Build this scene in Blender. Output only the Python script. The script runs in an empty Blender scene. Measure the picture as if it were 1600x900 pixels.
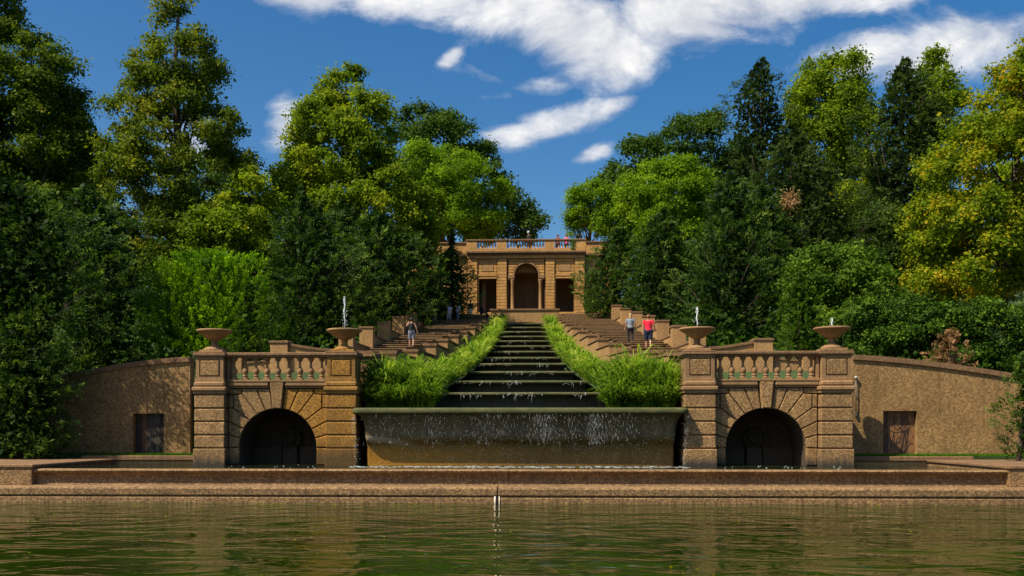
import bpy, math, random
import numpy as np
from mathutils import Vector, noise as mnoise
R = math.radians
S = bpy.context.scene
COL = S.collection
rnd = random.Random(7)

# ------------------------------------------------------------------ camera
YAW = R(2.2)
CX, CY, CZ = .45, -39.5, 1.53
FPX, PX0, HOR = 1500.0, 771.0, 670.0          # focal length, principal column and horizon row on the 1600 px frame
cam = bpy.data.cameras.new('camera'); co = bpy.data.objects.new('camera', cam); COL.objects.link(co)
co.location = (CX, CY, CZ); co.rotation_euler = (R(90), 0, YAW)
cam.sensor_width = 36; cam.lens = 36*FPX/1600
cam.shift_x = (800-PX0)/1600; cam.shift_y = (HOR-450)/1600
cam.clip_start = .1; cam.clip_end = 6000
S.camera = co

def pw(px, py, Y):
    """the place on the vertical plane at distance Y seen at a photo pixel"""
    a = (px-PX0)/FPX; dy = Y-CY; s, c = math.sin(YAW), math.cos(YAW)
    dx = dy*(a*c-s)/(c+a*s); d = -dx*s+dy*c
    return CX+dx, CZ+(HOR-py)/FPX*d
def pxm(Y): return FPX/(Y-CY)

# ------------------------------------------------------------------ light
SUN = Vector((-.50, -.34, .80)).normalized()
sl = bpy.data.lights.new('sun', 'SUN'); so = bpy.data.objects.new('sun', sl); COL.objects.link(so)
sl.energy = 4.6; sl.angle = R(.53); sl.color = (1, .89, .68)
so.rotation_euler = (-SUN).to_track_quat('-Z', 'Y').to_euler(); so.location = (-30, -40, 60)
S.view_settings.view_transform = 'Standard'; S.view_settings.look = 'None'
S.view_settings.exposure = 0.57; S.view_settings.gamma = 1
EL = math.asin(SUN.z); AZ = math.atan2(SUN.x, SUN.y)

W = bpy.data.worlds.new('World'); S.world = W; W.use_nodes = True
nt = W.node_tree; nt.nodes.clear()
def N(nt, typ, **kw):
    n = nt.nodes.new(typ)
    for k, v in kw.items():
        if k.startswith('i_'):
            key = k[2:]
            n.inputs[int(key) if key.isdigit() else key.replace('_', ' ')].default_value = v
        else: setattr(n, k, v)
    return n
def L(nt, a, b): nt.links.new(a, b)
def MATH(nt, op, a, b=None, c=None, clamp=False):
    n = nt.nodes.new('ShaderNodeMath'); n.operation = op; n.use_clamp = clamp
    for i, v in enumerate((a, b, c)):
        if v is None: continue
        if hasattr(v, 'links'): nt.links.new(v, n.inputs[i])
        else: n.inputs[i].default_value = v
    return n.outputs[0]
def RAMP(nt, fac, stops, interp='LINEAR'):
    n = nt.nodes.new('ShaderNodeValToRGB'); cr = n.color_ramp; cr.interpolation = interp
    while len(cr.elements) < len(stops): cr.elements.new(.5)
    for e, (p, c) in zip(cr.elements, stops):
        e.position = p; e.color = (*c, 1) if len(c) == 3 else c
    if fac is not None: nt.links.new(fac, n.inputs[0])
    return n.outputs[0]
def MIX(nt, fac, a, b, mode='MIX'):
    n = nt.nodes.new('ShaderNodeMix'); n.data_type = 'RGBA'; n.blend_type = mode
    for sck, v in ((n.inputs[0], fac), (n.inputs[6], a), (n.inputs[7], b)):
        if hasattr(v, 'links'): nt.links.new(v, sck)
        else: sck.default_value = v if isinstance(v, (int, float)) else ((*v, 1) if len(v) == 3 else v)
    return n.outputs[2]

sky = N(nt, 'ShaderNodeTexSky', sky_type='NISHITA', sun_disc=False, sun_elevation=EL, sun_rotation=AZ,
        altitude=100, air_density=1.0, dust_density=2.2, ozone_density=2.5)
hs = N(nt, 'ShaderNodeHueSaturation', i_Saturation=1.42, i_Value=1.02); L(nt, sky.outputs[0], hs.inputs['Color'])
tc = N(nt, 'ShaderNodeTexCoord'); sp = N(nt, 'ShaderNodeSeparateXYZ'); L(nt, tc.outputs['Generated'], sp.inputs[0])
az = MATH(nt, 'ARCTAN2', sp.outputs[0], sp.outputs[1]); el = MATH(nt, 'ARCSINE', sp.outputs[2])
sc_ = N(nt, 'ShaderNodeMapping'); sc_.inputs['Scale'].default_value = (1, 1, 1.7); L(nt, tc.outputs['Generated'], sc_.inputs[0])
warp = N(nt, 'ShaderNodeTexNoise', i_Scale=3.2, i_Detail=3); L(nt, sc_.outputs[0], warp.inputs[0])
n1 = N(nt, 'ShaderNodeTexNoise', i_Scale=10.0, i_Detail=10, i_Roughness=.62, i_Distortion=.35); L(nt, sc_.outputs[0], n1.inputs[0])
n2 = N(nt, 'ShaderNodeTexNoise', i_Scale=2.1, i_Detail=6, i_Roughness=.55); L(nt, sc_.outputs[0], n2.inputs[0])
def azel(px, py):
    a = (px-PX0)/FPX; s, c = math.sin(YAW), math.cos(YAW)
    v = Vector((-s+a*c, c+a*s, (HOR-py)/FPX)).normalized()
    return math.atan2(v.x, v.y), math.asin(v.z)
# the cumulus banks seen over the park: centre and half extents given on the sky
banks = [(470, -12, 110, 26, 0, 1.), (640, -14, 150, 40, .05, 1.), (800, 0, 150, 48, .1, 1.), (905, 45, 130, 52, .25, 1.15), (965, 82, 90, 50, 0, 1.05), (1060, 20, 120, 60, 0, 1.1), (1190, -8, 150, 50, -.1, 1.05), (1350, -12, 130, 30, 0, .8),
         (1370, 78, 105, 30, -.1, .9), (1500, 70, 140, 42, .08, .95), (1590, 85, 90, 40, 0, .8), (800, 214, 60, 20, -.15, 1.), (880, 190, 95, 24, -.18, .95), (950, 170, 50, 15, -.3, .8), (448, 196, 48, 34, -.7, .9), (930, 238, 45, 13, -.35, .85),
         (702, 92, 26, 10, -.5, .62), (300, 240, 60, 44, 0, .8), (850, 135, 60, 16, 0, .6), (760, 120, 40, 12, .3, .5), (780, 150, 40, 10, 0, .5)]
acc = None
for (bx, by, rx, ry, tilt, amp) in banks:
    rx *= 1.14; ry *= 1.18
    a0, e0 = azel(bx, by); ct, st = math.cos(tilt), math.sin(tilt)
    da = MATH(nt, 'SUBTRACT', az, a0); de = MATH(nt, 'SUBTRACT', el, e0)
    u = MATH(nt, 'MULTIPLY_ADD', da, ct*FPX/rx, MATH(nt, 'MULTIPLY', de, -st*FPX/rx))
    v = MATH(nt, 'MULTIPLY_ADD', da, st*FPX/ry, MATH(nt, 'MULTIPLY', de, ct*FPX/ry))
    q = MATH(nt, 'ADD', MATH(nt, 'MULTIPLY', u, u), MATH(nt, 'MULTIPLY', v, v))
    g = MATH(nt, 'MULTIPLY', MATH(nt, 'EXPONENT', MATH(nt, 'MULTIPLY', q, -1.0)), amp*1.02)
    acc = g if acc is None else MATH(nt, 'MAXIMUM', acc, g)
# clouds elsewhere round the sky, of the same sort
outside = RAMP(nt, n2.outputs[0], [(.52, (0, 0, 0)), (.66, (.62, .62, .62))])
back = MATH(nt, 'SUBTRACT', 1, MATH(nt, 'SMOOTH_MIN', 1, MATH(nt, 'MULTIPLY', MATH(nt, 'ADD', sp.outputs[1], .05), 3), .1), clamp=True)
acc = MATH(nt, 'MAXIMUM', acc, MATH(nt, 'MULTIPLY', outside, MATH(nt, 'ADD', back, .04)))
dens = MATH(nt, 'ADD', acc, MATH(nt, 'MULTIPLY', MATH(nt, 'SUBTRACT', n1.outputs[0], .5), 1.75))
mask = RAMP(nt, dens, [(.34, (0, 0, 0)), (.50, (.16, .16, .16)), (.70, (.62, .62, .62)), (1.0, (.97, .97, .97))])
# lit tops, greyer undersides and thick middles
n3 = N(nt, 'ShaderNodeTexNoise', i_Scale=9.0, i_Detail=6, i_Roughness=.6)
mo = N(nt, 'ShaderNodeVectorMath', operation='ADD'); mo.inputs[1].default_value = tuple(SUN*.05)
L(nt, sc_.outputs[0], mo.inputs[0]); L(nt, mo.outputs[0], n3.inputs[0])
shade = RAMP(nt, MATH(nt, 'ADD', MATH(nt, 'SUBTRACT', n1.outputs[0], n3.outputs[0]), .5), [(.28, (3.9, 4.2, 5.0)), (.50, (6.2, 6.3, 6.6)), (.72, (8.8, 8.6, 8.3))])
cl = MIX(nt, mask, hs.outputs[0], shade)
bg = N(nt, 'ShaderNodeBackground', i_Strength=.085); L(nt, cl, bg.inputs[0])
wo = N(nt, 'ShaderNodeOutputWorld'); L(nt, bg.outputs[0], wo.inputs[0])

# ------------------------------------------------------------------ materials
def newmat(name):
    m = bpy.data.materials.new(name); m.use_nodes = True; t = m.node_tree
    return m, t, t.nodes['Principled BSDF']
def stone(name, c1, c2, c3, scale=22, rough=.9, bump=.5, stain=None, fine=1.0):
    c1, c2, c3 = [(c[0]*1.0, c[1]*.95, c[2]*.79) for c in (c1, c2, c3)]
    m, t, p = newmat(name)
    g = N(t, 'ShaderNodeNewGeometry')
    v = N(t, 'ShaderNodeTexVoronoi', i_Scale=scale); L(t, g.outputs[0], v.inputs[0])
    n = N(t, 'ShaderNodeTexNoise', i_Scale=scale*.55, i_Detail=4, i_Roughness=.75); L(t, g.outputs[0], n.inputs[0])
    big = N(t, 'ShaderNodeTexNoise', i_Scale=.7, i_Detail=6, i_Roughness=.65); L(t, g.outputs[0], big.inputs[0])
    sp_ = N(t, 'ShaderNodeSeparateColor'); L(t, v.outputs['Color'], sp_.inputs[0])
    f = MATH(t, 'ADD', MATH(t, 'MULTIPLY', sp_.outputs[0], .5*fine), MATH(t, 'MULTIPLY', n.outputs[0], 1-.5*fine))
    c = RAMP(t, f, [(.15, c1), (.45, c2), (.8, c3)])
    oi = N(t, 'ShaderNodeObjectInfo')
    c = MIX(t, MATH(t, 'MULTIPLY', oi.outputs['Random'], .30), c, tuple(x*.55 for x in c2))
    c = MIX(t, RAMP(t, big.outputs[0], [(.42, (0, 0, 0)), (.70, (.45, .45, .45))]), c, tuple(x*.42 for x in c2))
    # rain streaks running down the faces
    mp = N(t, 'ShaderNodeMapping'); mp.inputs['Scale'].default_value = (3.2, 3.2, .25); L(t, g.outputs[0], mp.inputs[0])
    stn = N(t, 'ShaderNodeTexNoise', i_Scale=1.6, i_Detail=5); L(t, mp.outputs[0], stn.inputs[0])
    c = MIX(t, RAMP(t, stn.outputs[0], [(.52, (0, 0, 0)), (.72, (.5, .5, .5))]), c, tuple(x*.4 for x in c2))
    sz = N(t, 'ShaderNodeSeparateXYZ'); L(t, g.outputs[0], sz.inputs[0])
    if stain:   # algae near the water and under the fountains: (colour, z0, z1)
        col, z0, z1 = stain
        mr = N(t, 'ShaderNodeMapRange', i_1=z0, i_2=z1, i_3=1.0, i_4=0.0); L(t, MATH(t, 'ADD', sz.outputs[2], MATH(t, 'MULTIPLY', stn.outputs[0], .6)), mr.inputs[0])
        c = MIX(t, mr.outputs[0], c, MIX(t, n.outputs[0], col, tuple(x*.5 for x in col)))
    L(t, c, p.inputs['Base Color']); p.inputs['Roughness'].default_value = rough
    b = N(t, 'ShaderNodeBump', i_Strength=bump, i_Distance=.03); L(t, f, b.inputs['Height']); L(t, b.outputs[0], p.inputs['Normal'])
    return m
AGG = stone('pebble_concrete', (.075, .042, .018), (.27, .158, .070), (.56, .37, .19), 24, .9, .8, ((.05, .042, .03), .35, .75))
AGGM = stone('mossy_pebble_concrete', (.07, .038, .008), (.30, .145, .022), (.54, .30, .05), 24, .9, .8, ((.11, .06, .012), .6, 1.5))
WALLM = stone('wall_pebble_concrete', (.12, .07, .027), (.27, .163, .068), (.45, .30, .14), 17, .92, .8)
SMOOTH = stone('smooth_concrete', (.15, .085, .042), (.29, .17, .085), (.42, .27, .15), 40, .85, .25, ((.05, .035, .02), .25, .7))
SMOOTHM = stone('mossy_smooth_concrete', (.08, .05, .010), (.29, .15, .028), (.48, .28, .06), 34, .85, .3)
CAP = stone('weathered_cap', (.085, .05, .028), (.20, .115, .062), (.36, .22, .125), 30, .9, .4)
STAIR = stone('stair_concrete', (.085, .051, .026), (.15, .094, .050), (.24, .155, .09), 30, .9, .3)
NOSE = stone('nosing_concrete', (.12, .073, .038), (.22, .142, .078), (.33, .22, .13), 30, .9, .3)
CHEEK = stone('cheek_concrete', (.20, .11, .048), (.38, .222, .10), (.52, .335, .17), 30, .88, .3)
EXED = stone('warm_facade_concrete', (.32, .165, .05), (.54, .30, .105), (.66, .40, .17), 14, .88, .2)
EXD = stone('facade_joint', (.08, .04, .02), (.13, .07, .03), (.18, .1, .05), 10, .9, .1)
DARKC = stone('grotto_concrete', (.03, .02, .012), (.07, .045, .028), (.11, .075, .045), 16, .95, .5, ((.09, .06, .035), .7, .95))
RIM = stone('rim_concrete', (.06, .034, .014), (.215, .125, .058), (.46, .30, .16), 20, .85, .5)
def plain(name, col, rough=.6, metal=0, var=.25, scale=8, bump=0):
    m, t, p = newmat(name)
    g = N(t, 'ShaderNodeTexCoord'); n = N(t, 'ShaderNodeTexNoise', i_Scale=scale, i_Detail=5); L(t, g.outputs['Object'], n.inputs[0])
    c = RAMP(t, n.outputs[0], [(.3, tuple(x*(1-var) for x in col)), (.7, tuple(min(1, x*(1+var)) for x in col))])
    L(t, c, p.inputs['Base Color']); p.inputs['Roughness'].default_value = rough; p.inputs['Metallic'].default_value = metal
    if bump:
        b = N(t, 'ShaderNodeBump', i_Strength=bump, i_Distance=.02); L(t, n.outputs[0], b.inputs['Height']); L(t, b.outputs[0], p.inputs['Normal'])
    return m
# wet, algae-grown concrete of the cascade
def wet(name, cols, rough, scale=(2, 2, .5)):
    m, t, p = newmat(name)
    g = N(t, 'ShaderNodeNewGeometry'); mp = N(t, 'ShaderNodeMapping'); mp.inputs['Scale'].default_value = scale; L(t, g.outputs[0], mp.inputs[0])
    n = N(t, 'ShaderNodeTexNoise', i_Scale=1.8, i_Detail=7, i_Roughness=.7); L(t, mp.outputs[0], n.inputs[0])
    n2_ = N(t, 'ShaderNodeTexNoise', i_Scale=22, i_Detail=3); L(t, g.outputs[0], n2_.inputs[0])
    c = RAMP(t, n.outputs[0], [(.28, cols[0]), (.5, cols[1]), (.72, cols[2])])
    c = MIX(t, MATH(t, 'MULTIPLY', n2_.outputs[0], .55), c, tuple(x*.5 for x in cols[0]))
    L(t, c, p.inputs['Base Color']); p.inputs['Roughness'].default_value = rough
    b = N(t, 'ShaderNodeBump', i_Strength=.5, i_Distance=.03); L(t, n2_.outputs[0], b.inputs['Height']); L(t, b.outputs[0], p.inputs['Normal'])
    return m, t, p
WETLIP = wet('mossy_lip', ((.035, .040, .010), (.085, .088, .022), (.15, .14, .045)), .8, (1, 1, 3))[0]
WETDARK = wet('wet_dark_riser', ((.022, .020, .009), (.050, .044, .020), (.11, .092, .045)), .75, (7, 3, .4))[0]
APR, t, p = wet('wet_apron', ((.055, .038, .012), (.125, .088, .030), (.22, .16, .065)), .5, (1.2, 1.2, .25))
# algae growing orange on the lowest band of the basin wall, sun patch painted pale into the mineral crust at its left end
g = N(t, 'ShaderNodeNewGeometry'); sx = N(t, 'ShaderNodeSeparateXYZ'); L(t, g.outputs[0], sx.inputs[0])
nz = N(t, 'ShaderNodeTexNoise', i_Scale=.9, i_Detail=5); L(t, g.outputs[0], nz.inputs[0])
nf = N(t, 'ShaderNodeTexNoise', i_Scale=14, i_Detail=3); L(t, g.outputs[0], nf.inputs[0])
zt = MATH(t, 'ADD', sx.outputs[2], MATH(t, 'MULTIPLY', nz.outputs[0], .5))
zf = N(t, 'ShaderNodeMapRange', i_1=.80, i_2=1.45, i_3=1., i_4=0.); L(t, zt, zf.inputs[0])
xf = N(t, 'ShaderNodeMapRange', i_1=-6.5, i_2=0.5, i_3=1., i_4=.35); L(t, sx.outputs[0], xf.inputs[0])  # algae orange strengthened leftwards, with the sunlight there painted in
orange = MATH(t, 'MULTIPLY', zf.outputs[0], xf.outputs[0])
src = p.inputs['Base Color'].links[0].from_socket
c = MIX(t, orange, src, MIX(t, nf.outputs[0], (.20, .085, .008), (.62, .29, .02)))
pz = N(t, 'ShaderNodeMapRange', i_1=.0, i_2=.45, i_3=1., i_4=0.)
sunlit_crust = MATH(t, 'ABSOLUTE', MATH(t, 'SUBTRACT', MATH(t, 'ADD', sx.outputs[2], MATH(t, 'MULTIPLY', MATH(t, 'ADD', sx.outputs[0], 6.4), .11)), 1.13))
L(t, MATH(t, 'MULTIPLY', sunlit_crust, 2.6), pz.inputs[0])
cx_ = N(t, 'ShaderNodeMapRange', i_1=-4.9, i_2=-4.2, i_3=.85, i_4=0.); L(t, sx.outputs[0], cx_.inputs[0])
c = MIX(t, MATH(t, 'MULTIPLY', pz.outputs[0], cx_.outputs[0]), c, (.52, .42, .30))
L(t, c, p.inputs['Base Color'])
APRON = APR

def leafmat(name, cols, trans=.35, clump=.5, rough=.5):
    m, t, p = newmat(name)
    at = N(t, 'ShaderNodeAttribute', attribute_name='tint')
    g = N(t, 'ShaderNodeNewGeometry'); n = N(t, 'ShaderNodeTexNoise', i_Scale=clump, i_Detail=3); L(t, g.outputs[0], n.inputs[0])
    f = MATH(t, 'ADD', MATH(t, 'MULTIPLY', at.outputs['Fac'], .55), MATH(t, 'MULTIPLY', MATH(t, 'SUBTRACT', n.outputs[0], .27), .95))
    st = [(i/(len(cols)-1)*.8+.1, c) for i, c in enumerate(cols)]
    c = RAMP(t, f, st)
    L(t, c, p.inputs['Base Color']); p.inputs['Roughness'].default_value = .62; p.inputs['Specular IOR Level'].default_value = .10
    tr = N(t, 'ShaderNodeBsdfTranslucent')
    br = MIX(t, 1.0, c, (1.25, 1.35, .55), 'MULTIPLY'); L(t, br, tr.inputs[0])
    mx = N(t, 'ShaderNodeMixShader'); mx.inputs[0].default_value = trans
    out = t.nodes['Material Output']; L(t, p.outputs[0], mx.inputs[1]); L(t, tr.outputs[0], mx.inputs[2]); L(t, mx.outputs[0], out.inputs[0])
    return m
LM = {
 'olive': leafmat('olive_leaf', [(.026, .054, .005), (.064, .115, .007), (.125, .18, .011), (.24, .24, .02)], .4),
 'airy': leafmat('airy_leaf', [(.034, .062, .005), (.080, .128, .008), (.16, .20, .013), (.29, .26, .025)], .42),
 'plane': leafmat('plane_leaf', [(.045, .085, .005), (.11, .18, .007), (.22, .29, .010), (.38, .38, .014)], .45),
 'oak': leafmat('oak_leaf', [(.016, .042, .005), (.036, .080, .008), (.065, .12, .012), (.10, .16, .02)], .3),
 'locust': leafmat('locust_leaf', [(.05, .12, .005), (.11, .21, .007), (.20, .32, .010), (.31, .42, .014)], .48),
 'yew': leafmat('yew_needle', [(.008, .024, .005), (.028, .064, .010), (.085, .150, .024), (.24, .33, .055)], .35, 1.1),
 'fir': leafmat('fir_needle', [(.012, .026, .007), (.032, .058, .012), (.070, .115, .020), (.14, .18, .035)], .32, .9),
 'lime': leafmat('lime_leaf', [(.035, .095, .005), (.095, .20, .008), (.20, .36, .012), (.33, .52, .02)], .48, .8),
 'amber': leafmat('amber_leaf', [(.038, .078, .004), (.09, .155, .006), (.175, .24, .008), (.33, .31, .010), (.60, .30, .012)], .45, .55),
 'holly': leafmat('holly_leaf', [(.016, .045, .005), (.045, .10, .008), (.10, .18, .012), (.19, .29, .02)], .35, .8),
 'hedge': leafmat('hedge_leaf', [(.008, .026, .004), (.026, .068, .007), (.07, .14, .010), (.15, .25, .014)], .32, 1.2),
 'dead': leafmat('dead_needle', [(.16, .085, .035), (.34, .19, .085), (.52, .34, .17)], .2, 1.),
 'blade': leafmat('grass_blade', [(.016, .042, .004), (.055, .12, .009), (.15, .26, .018), (.34, .44, .05), (.55, .54, .16)], .45, 1.3, .42),
 'lawn': leafmat('lawn_blade', [(.03, .09, .006), (.06, .16, .008), (.10, .23, .012)], .4, .6),
 'vine': leafmat('vine_leaf', [(.08, .17, .01), (.16, .30, .02)], .4),
}
BARK = plain('bark', (.075, .052, .036), .95, var=.5, scale=6, bump=.8)
BARKP = plain('pale_bark', (.24, .20, .15), .9, var=.5, scale=3, bump=.5)
METAL = plain('grey_conduit', (.13, .115, .10), .45, .3)
LAMPH = plain('lamp_head', (.42, .40, .37), .4)
WOODD = plain('dark_board', (.03, .018, .012), .8, var=.4)
WOODG = plain('grey_board', (.055, .046, .032), .8, var=.5, scale=5)
WOODB = plain('brown_board', (.10, .045, .02), .75, var=.45, scale=4)
WOODR = plain('tan_board', (.20, .095, .035), .7, var=.35, scale=4)
INK = plain('black_paint', (.012, .010, .010), .5, var=.1)
FOAM = plain('foam_water', (.42, .46, .44), .35, var=.1)
LIMEC = plain('lime_crust', (.70, .60, .48), .6, var=.25)

def water(name, col, rough, sx_, sy_, bump, fine):
    m, t, p = newmat(name)
    g = N(t, 'ShaderNodeNewGeometry')
    def ns(scale, k, det, dist):
        det = min(det, 2) if scale == 1.0 else det
        mp = N(t, 'ShaderNodeMapping'); mp.inputs['Scale'].default_value = k; L(t, g.outputs[0], mp.inputs[0])
        n = N(t, 'ShaderNodeTexNoise', i_Scale=scale, i_Detail=det, i_Distortion=dist); L(t, mp.outputs[0], n.inputs[0]); return n.outputs[0]
    a = ns(1.0, (sx_, sy_, 1), 3, .8); b_ = ns(1.0, (sx_*3.1, sy_*3.3, 1), 2, .4)
    h = MATH(t, 'ADD', a, MATH(t, 'MULTIPLY', b_, fine))
    bu = N(t, 'ShaderNodeBump', i_Strength=1.0, i_Distance=bump); L(t, h, bu.inputs['Height']); L(t, bu.outputs[0], p.inputs['Normal'])
    cn = ns(.35, (1, 1, 1), 4, .3)
    L(t, RAMP(t, cn, [(.35, tuple(x*.75 for x in col)), (.65, tuple(x*1.25 for x in col))]), p.inputs['Base Color'])
    p.inputs['Roughness'].default_value = rough; p.inputs['IOR'].default_value = 1.24
    return m
POOLW = water('pool_water', (.012, .026, .001), .03, .52, .85, .11, .10)
BASINW = water('basin_water', (.012, .016, .006), .04, 1.6, 2.2, .05, .5)
m, t, p = newmat('falling_water'); p.inputs['Base Color'].default_value = (.86, .9, .92, 1); p.inputs['Roughness'].default_value = .25
tb = N(t, 'ShaderNodeBsdfTransparent'); mx = N(t, 'ShaderNodeMixShader'); mx.inputs[0].default_value = .55
L(t, tb.outputs[0], mx.inputs[1]); L(t, p.outputs[0], mx.inputs[2]); L(t, mx.outputs[0], t.nodes['Material Output'].inputs[0]); FALL = m
m = FALL.copy(); m.name = 'thin_falling_water'; m.node_tree.nodes['Mix Shader'].inputs[0].default_value = .3; THIN = m
m, t, p = newmat('jet_water'); p.inputs['Base Color'].default_value = (.92, .95, .97, 1); p.inputs['Roughness'].default_value = .2
tb = N(t, 'ShaderNodeBsdfTransparent'); mx = N(t, 'ShaderNodeMixShader'); mx.inputs[0].default_value = .8
L(t, tb.outputs[0], mx.inputs[1]); L(t, p.outputs[0], mx.inputs[2]); L(t, mx.outputs[0], t.nodes['Material Output'].inputs[0]); JET = m
m, t, p = newmat('hill_soil')
g = N(t, 'ShaderNodeNewGeometry'); n = N(t, 'ShaderNodeTexNoise', i_Scale=.5, i_Detail=8, i_Roughness=.7); L(t, g.outputs[0], n.inputs[0])
L(t, RAMP(t, n.outputs[0], [(.3, (.018, .030, .008)), (.55, (.030, .062, .010)), (.75, (.055, .085, .02))]), p.inputs['Base Color']); p.inputs['Roughness'].default_value = .95
SOIL = m

# ------------------------------------------------------------------ builders
class MB:
    def __init__(s): s.v = []; s.f = []; s.sm = []
    def add(s, vs, fs, smooth=False):
        o = len(s.v); s.v += [tuple(v) for v in vs]; s.f += [tuple(i+o for i in f) for f in fs]; s.sm += [smooth]*len(fs)
    def box(s, x0, x1, y0, y1, z0, z1, c=0.0):
        """a box; c chamfers the four edges of its front (-y) face and its side-front corners"""
        if c <= 0:
            s.add([(x0,y0,z0),(x1,y0,z0),(x1,y1,z0),(x0,y1,z0),(x0,y0,z1),(x1,y0,z1),(x1,y1,z1),(x0,y1,z1)],
                  [(0,3,2,1),(4,5,6,7),(0,1,5,4),(1,2,6,5),(2,3,7,6),(3,0,4,7)])
        else:   # bevelled all round by insetting: 24 verts hull without corner detail
            vs = []; X = (x0, x1); Y = (y0, y1); Z = (z0, z1); idx = {}
            for i in (0,1):
                for j in (0,1):
                    for k in (0,1):
                        ix = X[i]+(c if i == 0 else -c); iy = Y[j]+(c if j == 0 else -c); iz = Z[k]+(c if k == 0 else -c)
                        idx[i,j,k,'x'] = len(vs); vs.append((X[i], iy, iz))
                        idx[i,j,k,'y'] = len(vs); vs.append((ix, Y[j], iz))
                        idx[i,j,k,'z'] = len(vs); vs.append((ix, iy, Z[k]))
            fs = []
            for a, i in (('x',0),('x',1),('y',0),('y',1),('z',0),('z',1)):
                q = []
                for (u, w) in ((0,0),(1,0),(1,1),(0,1)):
                    key = {'x': (i,u,w), 'y': (u,i,w), 'z': (u,w,i)}[a]; q.append(idx[(*key, a)])
                fs.append(tuple(q))
            for u in (0,1):
                for w in (0,1):
                    fs.append((idx[0,u,w,'y'], idx[1,u,w,'y'], idx[1,u,w,'z'], idx[0,u,w,'z']))
                    fs.append((idx[u,0,w,'x'], idx[u,1,w,'x'], idx[u,1,w,'z'], idx[u,0,w,'z']))
                    fs.append((idx[u,w,0,'x'], idx[u,w,1,'x'], idx[u,w,1,'y'], idx[u,w,0,'y']))
            for i in (0,1):
                for j in (0,1):
                    for k in (0,1): fs.append((idx[i,j,k,'x'], idx[i,j,k,'y'], idx[i,j,k,'z']))
            s.add(vs, fs)
    def prism(s, poly, y0, y1, c=0.0):
        """polygon in (x, z) extruded in y; c insets the front face"""
        n = len(poly)
        front = offset(poly, c) if c else poly
        vs = [(x, y0, z) for x, z in front]
        if c: vs += [(x, y0+c, z) for x, z in poly]
        vs += [(x, y1, z) for x, z in poly]
        fs = [tuple(range(n)), tuple(range(len(vs)-1, len(vs)-n-1, -1))]
        for r in range(len(vs)//n-1):
            for i in range(n): fs.append((r*n+i, (r+1)*n+i, (r+1)*n+(i+1) % n, r*n+(i+1) % n))
        s.add(vs, fs)
    def prism_x(s, poly, x0, x1):
        """polygon in (y, z) extruded in x"""
        n = len(poly); vs = [(x0, y, z) for y, z in poly]+[(x1, y, z) for y, z in poly]
        s.add(vs, [tuple(range(n)), tuple(range(2*n-1, n-1, -1))]+[(i, i+n, (i+1) % n+n, (i+1) % n) for i in range(n)])
    def lathe(s, prof, cx=0, cy=0, n=24, smooth=True, square=False):
        vs = []; 
        for (r, z) in prof:
            for i in range(n):
                a = 2*math.pi*(i+.5)/n; k = 1
                if square: k = 1/max(abs(math.cos(a)), abs(math.sin(a)))
                vs.append((cx+r*k*math.cos(a), cy+r*k*math.sin(a), z))
        fs = [(i+j*n, (i+1) % n+j*n, (i+1) % n+(j+1)*n, i+(j+1)*n) for j in range(len(prof)-1) for i in range(n)]
        fs += [tuple(range(n-1, -1, -1)), tuple(i+(len(prof)-1)*n for i in range(n))]
        s.add(vs, fs, smooth)
    def tube(s, pts, rs, n=6):
        pts = [Vector(p) for p in pts]; vs = []
        for k, p_ in enumerate(pts):
            d = (pts[min(k+1, len(pts)-1)]-pts[max(k-1, 0)])
            d = d.normalized() if d.length > 1e-6 else Vector((0,0,1))
            a = d.cross(Vector((0,1,0)) if abs(d.y) < .9 else Vector((1,0,0))).normalized(); b = d.cross(a)
            for i in range(n):
                t_ = 2*math.pi*i/n; vs.append(p_+(a*math.cos(t_)+b*math.sin(t_))*rs[k])
        fs = [(i+j*n, (i+1) % n+j*n, (i+1) % n+(j+1)*n, i+(j+1)*n) for j in range(len(pts)-1) for i in range(n)]
        fs += [tuple(range(n-1, -1, -1)), tuple(i+(len(pts)-1)*n for i in range(n))]
        s.add(vs, fs, True)
    def ball(s, c, r, n=10, m=7, sc=(1,1,1)):
        prof = [(max(1e-4, math.sin(math.pi*j/m)), -math.cos(math.pi*j/m)) for j in range(m+1)]
        o = MB(); o.lathe(prof, n=n); s.add([(c[0]+x*r*sc[0], c[1]+y*r*sc[1], c[2]+z*r*sc[2]) for x, y, z in o.v], o.f, True)
    def mesh(s, name):
        me = bpy.data.meshes.new(name); me.from_pydata(s.v, [], s.f); me.update()
        if any(s.sm): me.polygons.foreach_set('use_smooth', s.sm)
        import bmesh
        b = bmesh.new(); b.from_mesh(me); bmesh.ops.recalc_face_normals(b, faces=b.faces); b.to_mesh(me); b.free()
        return me
    def build(s, name, mat, parent=None, loc=None, **kw): return link(name, s.mesh(name), mat, parent, loc, **kw)
def offset(poly, d):
    n = len(poly); A = sum(poly[i][0]*poly[(i+1) % n][1]-poly[(i+1) % n][0]*poly[i][1] for i in range(n)); sg = 1 if A > 0 else -1
    out = []
    for i in range(n):
        p0, p1, p2 = Vector(poly[i-1]), Vector(poly[i]), Vector(poly[(i+1) % n])
        e1 = (p1-p0).normalized(); e2 = (p2-p1).normalized()
        n1_ = Vector((-e1.y, e1.x))*sg; n2_ = Vector((-e2.y, e2.x))*sg
        b = n1_+n2_; b = b/max(.35, b.length_squared/2) if b.length > 1e-5 else n1_
        out.append((p1.x+b.x*d, p1.y+b.y*d))
    return out
def link(name, me, mat, parent=None, loc=None, **kw):
    if mat is not None and not me.materials: me.materials.append(mat)
    o = bpy.data.objects.new(name, me); COL.objects.link(o)
    if parent: o.parent = parent
    if loc is not None: o.location = loc
    tag(o, **kw); return o
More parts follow.
